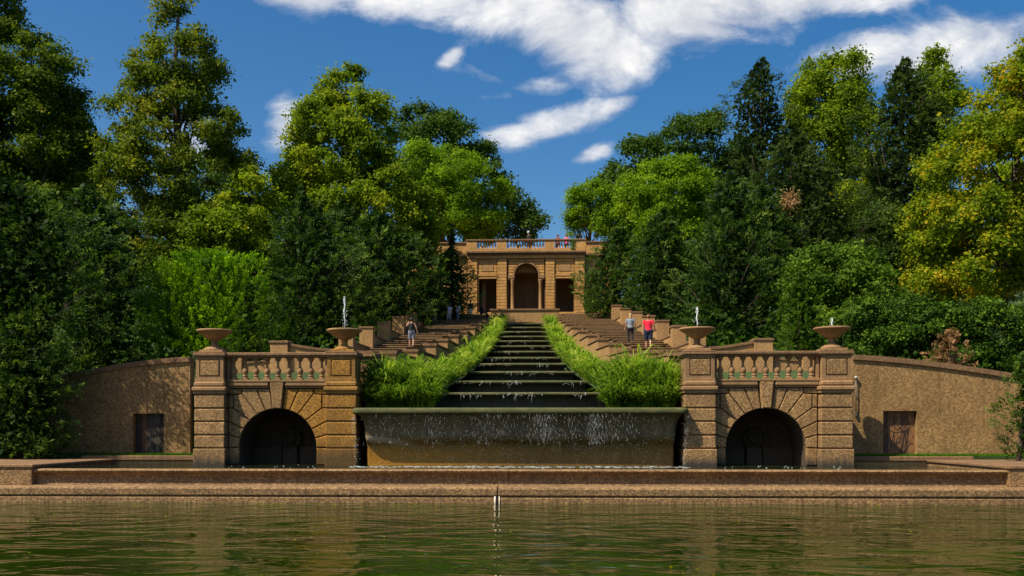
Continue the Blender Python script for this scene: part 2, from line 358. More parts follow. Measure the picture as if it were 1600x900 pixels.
def tag(o, label=None, cat=None, group=None, kind=None):
    if label: o['label'] = label
    if cat: o['category'] = cat
    if group: o['group'] = group
    if kind: o['kind'] = kind
    return o
def thing(name, label, cat, loc=(0,0,0), group=None):
    o = bpy.data.objects.new(name, None); COL.objects.link(o); o.location = loc; o.empty_display_size = .3
    return tag(o, label, cat, group)
def npmesh(name, V, F4, tint=None):
    """numpy quads to mesh"""
    me = bpy.data.meshes.new(name); nv, nf = len(V), len(F4)
    me.vertices.add(nv); me.vertices.foreach_set('co', V.astype(np.float32).ravel())
    me.loops.add(nf*4); me.loops.foreach_set('vertex_index', F4.astype(np.int32).ravel())
    me.polygons.add(nf); me.polygons.foreach_set('loop_start', np.arange(0, nf*4, 4, dtype=np.int32))
    me.polygons.foreach_set('loop_total', np.full(nf, 4, dtype=np.int32))
    me.update(calc_edges=True)
    if tint is not None:
        a = me.attributes.new('tint', 'FLOAT', 'POINT'); a.data.foreach_set('value', tint.astype(np.float32))
    return me
def unit(a): return a/np.maximum(1e-6, np.linalg.norm(a, axis=-1, keepdims=True))
def leafquads(C, D, U, ln, wd):
    """kite shaped leaves: centre C, long axis D, side axis U"""
    n = len(C); ln = np.broadcast_to(ln, n)[:, None]; wd = np.broadcast_to(wd, n)[:, None]
    V = np.empty((n, 4, 3)); V[:, 0] = C-D*ln*.5; V[:, 1] = C+U*wd*.5+D*ln*.05; V[:, 2] = C+D*ln*.5; V[:, 3] = C-U*wd*.5+D*ln*.05
    return V.reshape(-1, 3), np.arange(n*4).reshape(n, 4)

# ------------------------------------------------------------------ levels of the place
LIPY = [613, 594.7, 580, 567.5, 558, 548.5, 540, 532, 525, 517.6, 511, 505]
DEP = [42+2.99*k for k in range(12)]
LY = [d+CY for d in DEP]; LZ = [CZ+(HOR-y)*d/FPX for y, d in zip(LIPY, DEP)]
LW = [1.85+2.05*math.exp(-k/2.1) for k in range(12)]
CHY = [46+3*k+CY for k in range(12)]
CHZ = [CZ+(HOR-y)*(46+3*k)/FPX for k, y in enumerate([548,545,536,528.5,522,516,509.5,504.6,500.5,497.2,494,491.5])]
CHX = [6.75, 6.05, 5.4, 4.9, 4.5, 4.15, 3.85, 3.6, 3.42, 3.27, 3.14, 3.04]
def stair_z(Y): return 5.6+.18*(Y-9.5)
def outer_x(Y): return 7.75-(Y-12)*.064
TOPZ = 11.3
def terrain(X, Y):
    ax = abs(X)
    if Y < 9.5: b = 3.35+(Y-3.2)*(5.2-3.35)/6.3
    else: b = min(stair_z(Y)-.4, TOPZ-.1)
    h = b+.10*max(0, ax-16)*min(1, max(0, (Y-6)/14))
    if ax < 7.9 and Y < 41: h = np.interp(Y, LY, LZ)-1.1
    if ax > 16 and Y < 12: h -= min(1, (ax-16)/10)*.9*(1-max(0, Y-3.2)/9)
    h += .18*mnoise.noise(Vector((X*.2, Y*.2, 0)))
    return h

# ------------------------------------------------------------------ setting: ground, hill, pools
b = MB(); b.add([(-2500,-2500,-2.4),(2500,-2500,-2.4),(2500,2500,-2.4),(-2500,2500,-2.4)], [(0,1,2,3)]); b.build('ground', SOIL, kind='structure')
xs = np.concatenate([np.arange(-140,-24,6), np.arange(-24,24.1,1.0), np.arange(30,141,6)]); ys = np.concatenate([np.arange(3.3,48,1.2), np.arange(52,230,9)])
V = []; F = []
ys = np.concatenate([[3.29], ys])
for y in ys:
    for x in xs: V.append((x, y, terrain(x, y) if y > 3.295 else -1.5))
nx = len(xs)
for j in range(len(ys)-1):
    for i in range(nx-1): F.append((j*nx+i, j*nx+i+1, (j+1)*nx+i+1, (j+1)*nx+i))
b = MB(); b.add(V, F, True); b.build('hillside', SOIL, kind='structure')
b = MB(); b.add([(-60,-29,-1.04),(60,-29,-1.04),(60,-5.9,-1.04),(-60,-5.9,-1.04)], [(0,1,2,3)]); b.build('reflecting_pool_water', POOLW, kind='structure')
b = MB(); b.box(-60,60,-29.3,-5.5,-2.3,-2.05); b.box(-60,60,-60,-29,-2.3,-.12); b.build('pool_floor', SMOOTH, kind='structure')
b = MB(); b.add([(-19,-5.3,0),(19,-5.3,0),(19,3.0,0),(-19,3.0,0)], [(0,1,2,3)]); b.build('basin_water', BASINW, kind='structure')
b = MB(); b.box(-19.5,19.5,-5.2,3.1,-1.5,-.5); b.build('basin_floor', SMOOTH, kind='structure')

rg = np.random.default_rng(31); n = 260; Yq = -6.7-19*rg.random(n)**1.6; Xq = rg.uniform(-16, 16, n); Xq[:90] = rg.normal(-6, 3, 90); Yq[:90] = -6.62-rg.random(90)*.8
C = np.stack([Xq, Yq, np.full(n, -1.028)], 1); a = rg.random(n)*6.28; D = np.stack([np.cos(a), np.sin(a), rg.normal(0, .12, n)], 1); U = np.stack([-np.sin(a), np.cos(a), rg.normal(0, .12, n)], 1)
Vq = np.empty((n, 4, 3)); sz = rg.uniform(.02, .06, n)[:, None]; Vq[:, 0] = C-D*sz; Vq[:, 1] = C+U*sz*.6; Vq[:, 2] = C+D*sz; Vq[:, 3] = C-U*sz*.6
FLOATING = (Vq.reshape(-1, 3), np.arange(n*4).reshape(n, 4), np.repeat(rg.random(n), 4))
# foremost coping of the reflecting pool: long stones either side of one joint
JX = pw(777, 765, -6.4)[0]
cop = thing('pool_coping', 'long low pebbled concrete kerb along the far edge of the reflecting pool', 'kerb', (0,-6.4,-1.0))
def cop_stone(x0, x1):
    b = MB(); yb = 1.1
    prof = [(.0,.20),(-.04,.24),(-.05,.44),(-.02,.49),(.04,.51),(yb,.51),(yb,.20)]
    b.prism_x(prof, x0, x1)
    b.build('coping_stone', RIM, cop)
    b = MB(); b.prism_x([(-.03,-1.1),(-.03,.13),(.02,.165),(.04,.195),(.9,.195),(.9,-1.1)], x0+.01, x1-.01); b.build('wall_stone', RIM, cop)
for a, c_ in ((-40, -24.02), (-24, JX-.02), (JX+.02, 24.), (24.02, 40)): cop_stone(a, c_)
# overflow slot at the joint, lime streaks on both sides
ov = thing('overflow_slot', 'narrow upright overflow slot with two pale lime crusted edges below the kerb joint', 'overflow', (JX, -6.42, -1.1))
for sx_, w in ((-.075, .035), (.075, .022)):
    b = MB(); b.tube([(sx_, -.02, -.25), (sx_+.004, -.03, .1), (sx_-.004, -.02, .30)], [w, w*.9, w*.8], 8); b.build('limed_edge', LIMEC, ov)
b = MB(); b.box(-.035, .035, -.005, .06, -.3, .30); b.build('slot_lining', INK, ov)

# rim of the upper basin: scotia profile
XL = pw(55, 745, -5.35)[0]; XR = pw(1572, 745, -5.35)[0]; XJ = pw(795, 745, -5.35)[0]
rim = thing('basin_rim', 'low concave rim wall closing the upper basin in front of the fountain', 'rim wall', (0,-5.35,-.49))
prof = [(.0,0.0),(.02,.06),(.06,.16),(.09,.30),(.06,.38),(-.06,.43),(-.15,.46),(-.18,.52),(-.14,.56),(-.05,.575),(.28,.575),(.30,.55),(.30,0)]
for a, c_ in ((XL, XJ-.012), (XJ+.012, XR)):
    b = MB(); b.prism_x(prof, a, c_)
    o = b.build('rim_stone', RIM, rim)
for sgn, XE in ((-1, XL), (1, XR)):
    eb = thing('corner_block', 'low pebbled corner block ending the basin rim at its %s end, beside %s' % (('left', 'the dark evergreen') if sgn < 0 else ('right', 'the small yew')), 'corner block', (XE, -5.3, -.49), 'corner blocks of the basin rim')
    b = MB(); b.box(0 if sgn > 0 else -5.5, 5.5 if sgn > 0 else 0, -.28, 6.6, 0, .62, .02); b.build('block', RIM, eb)
    b = MB(); b.box(-.06 if sgn > 0 else -5.5, 5.5 if sgn > 0 else .06, -.33, 6.66, .62, .735, .025); b.build('cap', CAP, eb)
# rear kerbs of the basin beside the pavilions, lawn strips behind
PAVX = 10.15; PW = 3.4
for sgn in (-1, 1):
    x0, x1 = sorted((sgn*(PAVX+PW+.02), sgn*18.9))
    kb = thing('basin_kerb', 'stepped stone kerb of the basin between the %s pavilion and its corner block' % ('left' if sgn < 0 else 'right'), 'kerb', ((x0+x1)/2, 1.2, 0), 'basin kerbs under the lawn strips')
    h = (x1-x0)/2
    b = MB(); b.box(-h, h, .08, .5, -.5, .17, .01); b.build('lower_course', CHEEK, kb)
    b = MB(); b.box(-h, h, -.02, .5, .18, .37, .02); b.build('kerb_stone', CAP, kb)
    b = MB(); b.box(min(sgn*(PAVX+PW), sgn*60), max(sgn*(PAVX+PW), sgn*60), 1.65, 3.6, -.6, .36); b.build('lawn', SOIL, kind='structure')
    rg = np.random.default_rng(5+sgn); n = 26000
    C = np.stack([sgn*rg.uniform(PAVX+PW, 27, n), rg.uniform(1.65, 3.0, n), np.full(n, .36)], 1)
    D = unit(np.stack([rg.normal(0,.35,n), rg.normal(0,.35,n), np.ones(n)], 1)); U = unit(np.cross(D, rg.normal(size=(n,3))))
    ln = rg.uniform(.06,.13,n); Vq, Fq = leafquads(C+D*ln[:,None]*.45, D, U, ln, .022)
    link('lawn_grass', npmesh('lawn_grass', Vq, Fq, np.repeat(rg.random(n), 4)), LM['lawn'], kind='stuff', label='short green grass strip between basin kerb and retaining wall, %s side' % ('left' if sgn < 0 else 'right'), cat='grass')

# ------------------------------------------------------------------ arched pavilions
A0, SPR = 1.63, .74
def pavilion(loc, label, moss):
    P = thing('grotto_pavilion', label, 'pavilion', loc, 'twin arched grotto pavilions flanking the basin')
    # piers
    zc = [.74, 1.29, 1.85, 2.40, 2.97]
    for s_ in (-1, 1):
        xa, xb = (2.12, 3.4) if s_ > 0 else (-3.4, -2.12)
        M1 = AGGM if (s_ == moss) else AGG; M2 = SMOOTHM if (s_ == moss) else SMOOTH
        b = MB(); b.box(xa+.05, xb-.05, .06, 2.95, -.5, 3.0); b.build('pier_core', CAP, P)
        b = MB(); b.box(xa-.04, xb+.04, -.05, 1.5, -.5, .70, .03); b.build('base_course', M1, P)
        for z0, z1 in zip(zc[:-1], zc[1:]):
            b = MB(); b.box(xa, xb, 0, 1.45, z0+.005, z1-.045, .035); b.build('stone_block', M1, P)
        # mouldings above the courses
        b = MB(); b.box(xa-.03, xb+.03, -.02, 1.5, 3.0, 3.10, .01); b.box(xa-.08, xb+.08, -.09, 1.55, 3.10, 3.28, .04); b.box(xa-.02, xb+.02, -.05, 1.5, 3.28, 3.50, .06); b.box(xa+.02, xb-.02, .02, 1.45, 3.50, 3.60, .01)
        b.build('moulding', M2, P)
        # pedestal with sunk panel border and raised panel
        b = MB(); b.box(xa+.06, xb-.06, .08, 1.40, 3.59, 4.52); 
        for (u0, u1, w0, w1) in ((xa+.06, xa+.2, 3.6, 4.51), (xb-.2, xb-.06, 3.6, 4.51), (xa+.2, xb-.2, 3.6, 3.70), (xa+.2, xb-.2, 4.42, 4.51)): b.box(u0, u1, .035, .10, w0, w1)
        b.build('pedestal', M2, P)
        b = MB(); b.box(xa+.25, xb-.25, .02, .12, 3.75, 4.37, .02); b.build('panel', M1, P)
        b = MB(); b.box(xa+.0, xb-.0, .0, 1.45, 4.50, 4.57, .01); b.box(xa-.05, xb+.05, -.05, 1.5, 4.57, 4.67, .02); b.box(xa-.02, xb+.02, -.02, 1.47, 4.67, 4.74, .02); b.build('cap', CAP, P)
    # arched wall core
    def arch_poly(x0, z0, x1, z1, r, n=24):
        pts = [(-x1, z0), (-x1, z1), (x1, z1), (x1, z0), (r, z0)]
        pts += [(r*math.cos(math.pi*i/n), SPR+r*math.sin(math.pi*i/n)) for i in range(n+1)]
        pts += [(-r, z0)]
        return pts
    n = 24; b = MB(); r = A0+.02
    for i in range(n):      # wall above the arch as quads, so that the opening is real
        t0, t1 = math.pi*i/n, math.pi*(i+1)/n
        def out(t): 
            cx_, sz_ = math.cos(t), math.sin(t); k = min(2.15/max(1e-6, abs(cx_)), (3.24-SPR)/max(1e-6, sz_)); return (k*cx_, SPR+k*sz_)
        q = [(r*math.cos(t0), SPR+r*math.sin(t0)), out(t0), out(t1), (r*math.cos(t1), SPR+r*math.sin(t1))]
        b.prism(q, .50, .80)
    for s_ in (-1, 1):
        b.prism(sorted_rect(s_*r, s_*2.15, -.5, SPR), .50, .80)
        b.prism([(s_*2.15, 3.24), (s_*1.8, 3.24), (s_*2.15, 2.6)], .5, .8)
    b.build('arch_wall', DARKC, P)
    # voussoirs
    an = [0, 14, 28.5, 44, 58.5, 72, 83]
    out_ = [[(-2.1, 0), None], [(-2.1, .55)], [(-2.1, 1.11)], [(-1.88, 1.66)], [(-1.52, 2.48)], [(-.90, 2.48)], [(-.32, 2.48)]]
    def arcpts(a0, a1, k=4): return [(-A0*math.cos(R(a0+(a1-a0)*i/k)), A0*math.sin(R(a0+(a1-a0)*i/k))) for i in range(k+1)]
    polys = []
    for j in range(6):
        pts = arcpts(an[j], an[j+1])
        o0, o1 = out_[j][0], out_[j+1][0]
        if j == 2: outer = [(-1.88, 1.66), (-2.1, 1.66), (-2.1, 1.11)]
        elif j == 3: outer = [(-1.52, 2.25), (-1.88, 2.22), (-1.88, 1.66)]
        elif j == 4: outer = [(-.90, 2.48), (-1.52, 2.48), (-1.52, 2.25)]
        else: outer = [o1, o0]
        polys.append(('voussoir', pts+outer))
    polys.append(('stone_block', [(-2.1, 1.66), (-1.88, 1.66), (-1.88, 2.22), (-2.1, 2.22)]))
    polys.append(('stone_block', [(-2.1, 2.22), (-1.52, 2.25), (-1.52, 2.48), (-2.1, 2.48)]))
    polys.append(('stone_block', [(-2.1, -.74), (-2.1, 0), (-A0, 0), (-A0, -.74)]))
    for nm, pl in polys:
        for s_ in (-1, 1):
            q = offset([(-s_*x if s_ > 0 else x, z+SPR) for x, z in pl], .018)
            b = MB(); b.prism(q, .40 if nm == 'voussoir' else .41, .62, .03); b.build(nm, AGGM if (moss == s_) else AGG, P)
    b = MB(); q = arcpts(83, 97, 4); q = [(x, z+SPR) for x, z in q]+[(.32, 3.52), (-.32, 3.52)]
    b.prism(offset(q, .015), .27, .62, .04); b.build('keystone', AGG, P)
    # string course between the piers, above the arch
    for s_ in (-1, 1):
        xa, xb = sorted((s_*.34, s_*2.12))
        b = MB(); b.box(xa, xb, .36, .85, 3.24, 3.30, .01); b.box(xa, xb, .28, .85, 3.30, 3.50, .05); b.build('string_course', SMOOTH, P)
    b = MB(); b.box(-2.12, 2.12, .26, .9, 3.50, 3.57, .01); b.build('balustrade_plinth', SMOOTH, P)
    b = MB(); b.box(-2.14, 2.14, .24, .78, 4.52, 4.58, .01); b.box(-2.14, 2.14, .18, .84, 4.58, 4.72, .03); b.build('rail', CAP, P)
    # balusters
    prof = [(.125, 0), (.125, .09), (.10, .10), (.10, .15), (.115, .16), (.115, .20), (.07, .22), (.105, .27), (.13, .34), (.13, .41), (.10, .48), (.055, .54), (.045, .62), (.05, .74), (.075, .80), (.11, .82), (.11, .86), (.085, .87), (.12, .89), (.12, .95)]
    me = MB(); me.lathe(prof[1:-1], n=12); me.box(-.125, .125, -.125, .125, 0, .09); me.box(-.12, .12, -.12, .12, .88, .95)
    me = me.mesh('baluster')
    for i in range(9): link('baluster', me, SMOOTHM if False else SMOOTH, P, (-1.86+i*.465, .50, 3.57))
    for s_ in (-1, 1):
        b = MB(); b.box(min(s_*2.13, s_*2.02), max(s_*2.13, s_*2.02), .36, .66, 3.57, 4.52); b.build('half_post', SMOOTH, P)
    # grotto: barrel vault, back wall, ledge, lion mask
    b = MB(); k = 16; vs = []
    for y in (.8, 3.0):
        vs += [(-1.68, y, -.5)]+[(-1.68*math.cos(math.pi*i/k), y, SPR+1.68*math.sin(math.pi*i/k)) for i in range(k+1)]+[(1.68, y, -.5)]
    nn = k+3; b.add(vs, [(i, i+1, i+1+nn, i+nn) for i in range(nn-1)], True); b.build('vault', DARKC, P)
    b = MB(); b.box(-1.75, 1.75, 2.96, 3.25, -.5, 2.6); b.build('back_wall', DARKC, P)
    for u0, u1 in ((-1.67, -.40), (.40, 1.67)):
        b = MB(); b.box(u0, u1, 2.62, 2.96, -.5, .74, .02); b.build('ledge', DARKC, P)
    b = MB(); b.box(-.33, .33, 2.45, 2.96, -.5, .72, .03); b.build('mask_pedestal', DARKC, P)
    b = MB()
    b.lathe([(.50, 0), (.50, .07), (.40, .12), (.38, .14)], n=20)
    b.v = [(x, 2.9-z, 1.12+y) for x, y, z in b.v]
    for i in range(14):     # mane of locks round the face
        a = 2*math.pi*i/14; b.ball((.34*math.cos(a), 2.74, 1.12+.36*math.sin(a)), .11, 8, 5, (1, .8, 1))
    b.ball((0, 2.70, 1.12), .27, 14, 9, (1, .75, 1.1)); b.ball((0, 2.52, 1.04), .13, 10, 7, (1.1, .9, .8)); b.ball((0, 2.44, 1.10), .055, 8, 6)
    b.ball((-.10, 2.53, 1.20), .05, 8, 6); b.ball((.10, 2.53, 1.20), .05, 8, 6); b.ball((-.12, 2.52, 1.25), .07, 8, 6, (1.2, .6, .5)); b.ball((.12, 2.52, 1.25), .07, 8, 6, (1.2, .6, .5))
    b.ball((0, 2.50, .93), .09, 8, 6, (1.2, .7, .5)); b.ball((-.24, 2.66, 1.40), .08, 8, 6); b.ball((.24, 2.66, 1.40), .08, 8, 6)
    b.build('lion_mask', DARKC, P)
    b = MB(); b.box(-3.35, 3.35, .85, 4.6, 2.9, 3.5); b.build('roof_deck', CAP, P)
    return P
def sorted_rect(xa, xb, z0, z1):
    x0, x1 = sorted((xa, xb)); return [(x0, z0), (x1, z0), (x1, z1), (x0, z1)]
pavilion((-PAVX, 0, 0), 'left rusticated pavilion with mossy orange inner pier, arch over dark water', 1)
pavilion((PAVX, 0, 0), 'right rusticated pavilion with clean brown piers, arch over dark water', 9)

# fountain bowls on the pedestals, jets rising from three of them
bowl_prof = [(.62,.27),(.68,.45),(.71,.60),(.735,.64),(.735,.68),(.70,.70),(.66,.69),(.60,.62),(.4,.5),(.01,.45)]
def bowl_mesh():
    b = MB(); n = 40; pr = [(.12,.0),(.15,.02),(.25,.06),(.38,.15),(.52,.26),(.65,.35),(.735,.39),(.745,.41),(.74,.455),(.71,.47),(.66,.46),(.55,.40),(.01,.36)]
    vs = []
    for j, (r, z) in enumerate(pr):
        for i in range(n):
            a = 2*math.pi*i/n; k = 1+(.035 if (i % 4 < 2) else -.02) if 1 < j < 6 else 1
            vs.append((r*k*math.cos(a), r*k*math.sin(a), z))
    b.add(vs, [(i+j*n, (i+1) % n+j*n, (i+1) % n+(j+1)*n, i+(j+1)*n) for j in range(len(pr)-1) for i in range(n)]+[tuple(range(n))], True)
    return b
bowl_me = bowl_mesh().mesh('bowl')
b = MB(); b.box(-.50, .50, -.50, .50, 0, .10, .02); b.lathe([(.46,.10),(.47,.14),(.42,.19),(.33,.23),(.30,.25)], n=24); foot_me = b.mesh('foot')
b = MB(); b.lathe([(.25,.23),(.17,.29),(.13,.36),(.12,.42),(.15,.46),(.14,.50),(.13,.52)], n=20); stem_me = b.mesh('stem')
b = MB(); b.lathe([(.01,.93),(.60,.93),(.60,.935),(.01,.935)], n=24); surf_me = b.mesh('water_surface')
for sx_, off, jet, lab, mossy in ((-1, -2.77, 0, 'dry looking stone bowl on the outer pier beside the left retaining wall', 0), (-1, 2.77, 1.45, 'stone bowl with the tallest water jet, on the mossy orange pier', 1),
                       (1, -2.77, .95, 'stone bowl with a medium jet on the pier right of the basin', 0), (1, 2.77, .48, 'stone bowl with a short jet on the outer pier by the wall lamp', 0)):
    T = thing('fountain_bowl', lab, 'fountain bowl', (sx_*PAVX+off, .72, 4.74), 'fountain bowls on the four piers')
    link('foot', foot_me.copy(), SMOOTHM if mossy else SMOOTH, T); link('stem', stem_me.copy(), SMOOTHM if mossy else CAP, T)
    link('bowl', bowl_me.copy(), SMOOTH, T, (0,0,.51)); link('water_surface', surf_me, BASINW, T)
    if jet:
        rg = random.Random(int(jet*100)); b = MB()
        b.tube([(0,0,.85), (.015,0,.9+jet*.3), (-.02,.01,.9+jet*.55), (.02,0,.9+jet*.8), (0,0,.9+jet*.97)], [.012,.016,.022,.026,.008], 7)
        for i in range(int(70*jet)):
            h = jet*(1-rg.random()**1.6*.9); w = .05+.09*(1-h/jet)
            b.ball((rg.gauss(0, w*.5), rg.gauss(0, w*.5), .9+h), rg.uniform(.005,.013), 5, 3, (1,1,rg.uniform(1.5,4)))
        b.build('water_jet', JET, T)

# newel posts with a scroll, behind the inner piers
for s_ in (-1, 1):
    T = thing('scroll_newel', 'short scrolled stone post behind the inner pier, at the %s of the basin planting' % ('left' if s_ < 0 else 'right'), 'newel post', (s_*6.75, 2.4, 3.2), 'scroll posts at the foot of the stairs')
    b = MB(); b.box(-.30, .30, -.3, .3, -.9, .1, .02); b.box(-.22,.22,-.22,.22,.1,1.25,.03); b.build('post', CAP, T)
    b = MB(); b.box(-.34, .34, -.34, .34, 1.45, 1.56, .03); b.box(-.27,.27,-.27,.27,1.25,1.45,.05); b.build('cap', CAP, T)
    b = MB(); pts = []; rr = []
    for i in range(22):
        a = i*.42; r0 = .26*(1-i/26); pts.append((.0+r0*math.cos(a)*-s_, -.27, .62+r0*1.3*math.sin(a))); rr.append(.055*(1-i/40))
    b.tube(pts, rr, 6); b.build('scroll', CAP, T)

# ------------------------------------------------------------------ great basin wall with lip
HW = 6.86
T = thing('basin_wall', 'wide wet basin wall with mossy lip and orange algae, below the cascade', 'fountain wall', (0,-.6,0))
# section from the lip down: (inset from lip edge, z)
sec = [(.10, 2.14), (.20, 2.12), (.31, 2.02), (.40, 1.85), (.45, 1.62), (.47, 1.38), (.475, 1.22), (.50, 1.13), (.57, 1.05), (.70, .97), (.84, .90), (.90, .80), (.90, -.4)]
def plan(inset, n=8):
    """U shaped plan: left end, front with rounded corners, right end"""
    w = HW-min(inset, .50); y = inset; r = max(.05, .35-inset*.3); pts = [(-w, 2.6)]
    for i in range(n+1):
        a = math.pi+math.pi/2*i/n; pts.append((-w+r+r*math.cos(a), y+r+r*math.sin(a)))
    # slightly bowed front
    pts += [(x, y-.05*(1-(x/w)**2)) for x in np.linspace(-w+r+.5, w-r-.5, 14)]
    for i in range(n+1):
        a = 1.5*math.pi+math.pi/2*i/n; pts.append((w-r+r*math.cos(a), y+r+r*math.sin(a)))
    pts.append((w, 2.6)); return pts
rows = [plan(i_) for i_, z in sec]; npn = len(rows[0]); vs = [(x, y, z) for row, (i_, z) in zip(rows, sec) for x, y in row]
b = MB(); b.add(vs, [(j*npn+i, j*npn+i+1, (j+1)*npn+i+1, (j+1)*npn+i) for j in range(len(sec)-1) for i in range(npn-1)], True); b.build('apron', APRON, T)
lipsec = [(.10, 2.14), (.02, 2.15), (.0, 2.2), (.0, 2.30), (.03, 2.36), (.10, 2.39), (.5, 2.40), (.9, 2.37)]
rows = [plan(i_) for i_, z in lipsec]; vs = [(x, y, z) for row, (i_, z) in zip(rows, lipsec) for x, y in row]
b = MB(); b.add(vs, [(j*npn+i, j*npn+i+1, (j+1)*npn+i+1, (j+1)*npn+i) for j in range(len(lipsec)-1) for i in range(npn-1)], True); b.build('lip', WETLIP, T)
b = MB(); b.add([(-5.95,.88,2.385),(5.95,.88,2.385),(5.95,3.6,2.385),(-5.95,3.6,2.385)], [(0,1,2,3)]); b.build('pool_surface', BASINW, T)

# water thrown off the lip: drops and threads, and the froth where they land
rg = np.random.default_rng(11)
def streaks(n, xf, yf, z0, z1, ln, wd, name, mat, **kw):
    X = xf(n); Z = z1-(z1-z0)*rg.random(n)**1.0; Y = yf(X, Z, n); L_ = ln[0]+(ln[1]-ln[0])*rg.random(n)**2; w = wd[0]+(wd[1]-wd[0])*rg.random(n)
    a = rg.random(n)*math.pi; D = np.tile([0, 0, 1.], (n, 1)); U = np.stack([np.cos(a), np.sin(a), 0*a], 1); C = np.stack([X, Y, Z], 1)
    V1, F1 = leafquads(C, D, U, L_, w); U2 = np.stack([-np.sin(a), np.cos(a), 0*a], 1); V2, F2 = leafquads(C, D, U2, L_, w)
    return link(name, npmesh(name, np.concatenate([V1, V2]), np.concatenate([F1, F2+len(V1)])), mat, **kw)
cent = rg.choice([-4.5,-3.9,-3.3,-2.9,-2.2,-1,-.2,.7,1.6,2.1,3.2,4.4], 14)
streaks(1700, lambda n: rg.uniform(-6.2, 6.2, n), lambda X, Z, n: -.62-.14*np.sqrt(np.maximum(0, 2.3-Z))-rg.random(n)*.25, .05, 2.1, (.012,.034), (.006,.012), 'falling_drops', FALL,
        kind='stuff', label='white water drops falling in front of the wide basin wall', cat='water drops')
cl_ = [(-3.35,.30,70,1.75,2.1), (.6,.9,90,1.3,2.1), (2.2,.6,110,1.1,2.1), (1.0,.25,150,.8,2.1), (3.1,.25,160,.5,2.0), (4.0,.5,90,.3,1.8), (-1.2,.6,110,.3,1.9), (-5.2,.5,70,.3,1.6)]
Xs = np.concatenate([rg.normal(c0, w0, n0) for c0, w0, n0, _, _ in cl_]); zl = np.concatenate([rg.uniform(a, b_, n0) for _, _, n0, a, b_ in cl_])
streaks(len(Xs), lambda n: Xs, lambda X, Z, n: -.60-.12*np.sqrt(np.maximum(0, 2.3-zl))-rg.random(n)*.05, .9, 2.12, (.05,.26), (.004,.008), 'water_threads', FALL,
        kind='stuff', label='thin white threads of water running off the mossy lip', cat='water')
b = MB(); r2 = random.Random(3)
for s_ in (-1, 1):
    for i in range(110):
        z = 2.15*(r2.random()**.8); b.ball((s_*(6.84-.16*(2.2-z)*.5+r2.gauss(0,.05)), -.25+r2.gauss(0,.16), z), r2.uniform(.004,.010), 5, 3, (1,1,2.2))
b.build('end_drops', FALL, kind='stuff', label='drops spilling round both ends of the basin wall beside the piers', cat='water drops')
b = MB()
for i in range(380):
    x = r2.uniform(-6.8, 6.8); b.ball((x, -1.0+r2.gauss(0,.35), .002), r2.uniform(.012,.05), 6, 3, (3.2,1,.12))
for i in range(34):
    s_ = r2.choice((-1,1)); b.ball((s_*r2.uniform(7, 13), r2.uniform(-2.5, 1.5), .004), r2.uniform(.012,.03), 6, 3, (1.8,1,.3))
b.build('foam', FOAM, kind='stuff', label='white froth line on the basin water at the foot of the fountain wall', cat='foam')

# ------------------------------------------------------------------ cascade
names = ['lowest', 'second lowest', 'third lowest', 'fourth lowest', 'fifth lowest', 'sixth lowest', 'sixth highest', 'fifth highest', 'fourth highest', 'third highest', 'second highest', 'topmost']
zprev = 2.385
for k in range(12):
    y, z, w = LY[k], LZ[k], LW[k]
    T = thing('cascade_step', '%s of the twelve cascade steps between the grass banks' % names[k], 'cascade step', (0, y, z), 'steps of the water cascade')
    yn = LY[k+1] if k < 11 else 38.6
    def row(hw, yy, zz, bow=.12): return [(x, yy-bow*(1-(x/hw)**2), zz) for x in np.linspace(-hw, hw, 13)]
    def sheet(prf):
        b = MB(); vs = []
        for (i_, zz, hw) in prf: vs += row(hw, i_, zz)
        b.add(vs, [(j*13+i, j*13+i+1, (j+1)*13+i+1, (j+1)*13+i) for j in range(len(prf)-1) for i in range(12)], True); return b
    lt = .135
    sheet([(.12, -lt-.01, w), (0, -lt, w), (-.03, -lt+.03, w), (-.03, -.03, w), (.02, 0, w), (.45, .005, w), (.5, -.03, w)]).build('lip', WETLIP, T)
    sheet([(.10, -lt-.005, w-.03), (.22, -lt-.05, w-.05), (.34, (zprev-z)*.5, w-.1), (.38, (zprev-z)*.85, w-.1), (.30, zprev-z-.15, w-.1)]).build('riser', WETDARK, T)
    b = MB(); b.add([(-w, .48, -.02), (w, .48, -.02), (w, yn-y+.4, -.02), (-w, yn-y+.4, -.02)], [(0,1,2,3)]); b.build('pool_surface', BASINW, T)
    # broken sheets of water over the lip
    r3 = random.Random(40+k); b = MB(); H = z-zprev-lt
    for i in range(int((7 if k < 5 else 3)*w/2)):
        x = r3.uniform(-w*.93, w*.93); yb = -.12*(1-(x/w)**2); n_ = r3.randint(1, 7); x0 = x
        for q in range(n_):
            x = x0+r3.gauss(0, .22); l_ = H*r3.uniform(.08, .6 if r3.random() < .3 else .25); ww = r3.uniform(.004, .012)
            zt = -lt*r3.uniform(-.0, 1.1); sl_ = r3.gauss(0, .09)
            b.add([(x-ww, yb-.04, zt), (x+ww, yb-.04, zt), (x+ww*.6+sl_, yb-.14, zt-l_*.6), (x+sl_, yb-.20, zt-l_), (x-ww*.7+sl_, yb-.14, zt-l_*.6)], [(0,1,2,4), (4,2,3)])
    if b.v:
        o = b.build('falling_water', THIN, T); o['kind'] = 'stuff'
    zprev = z
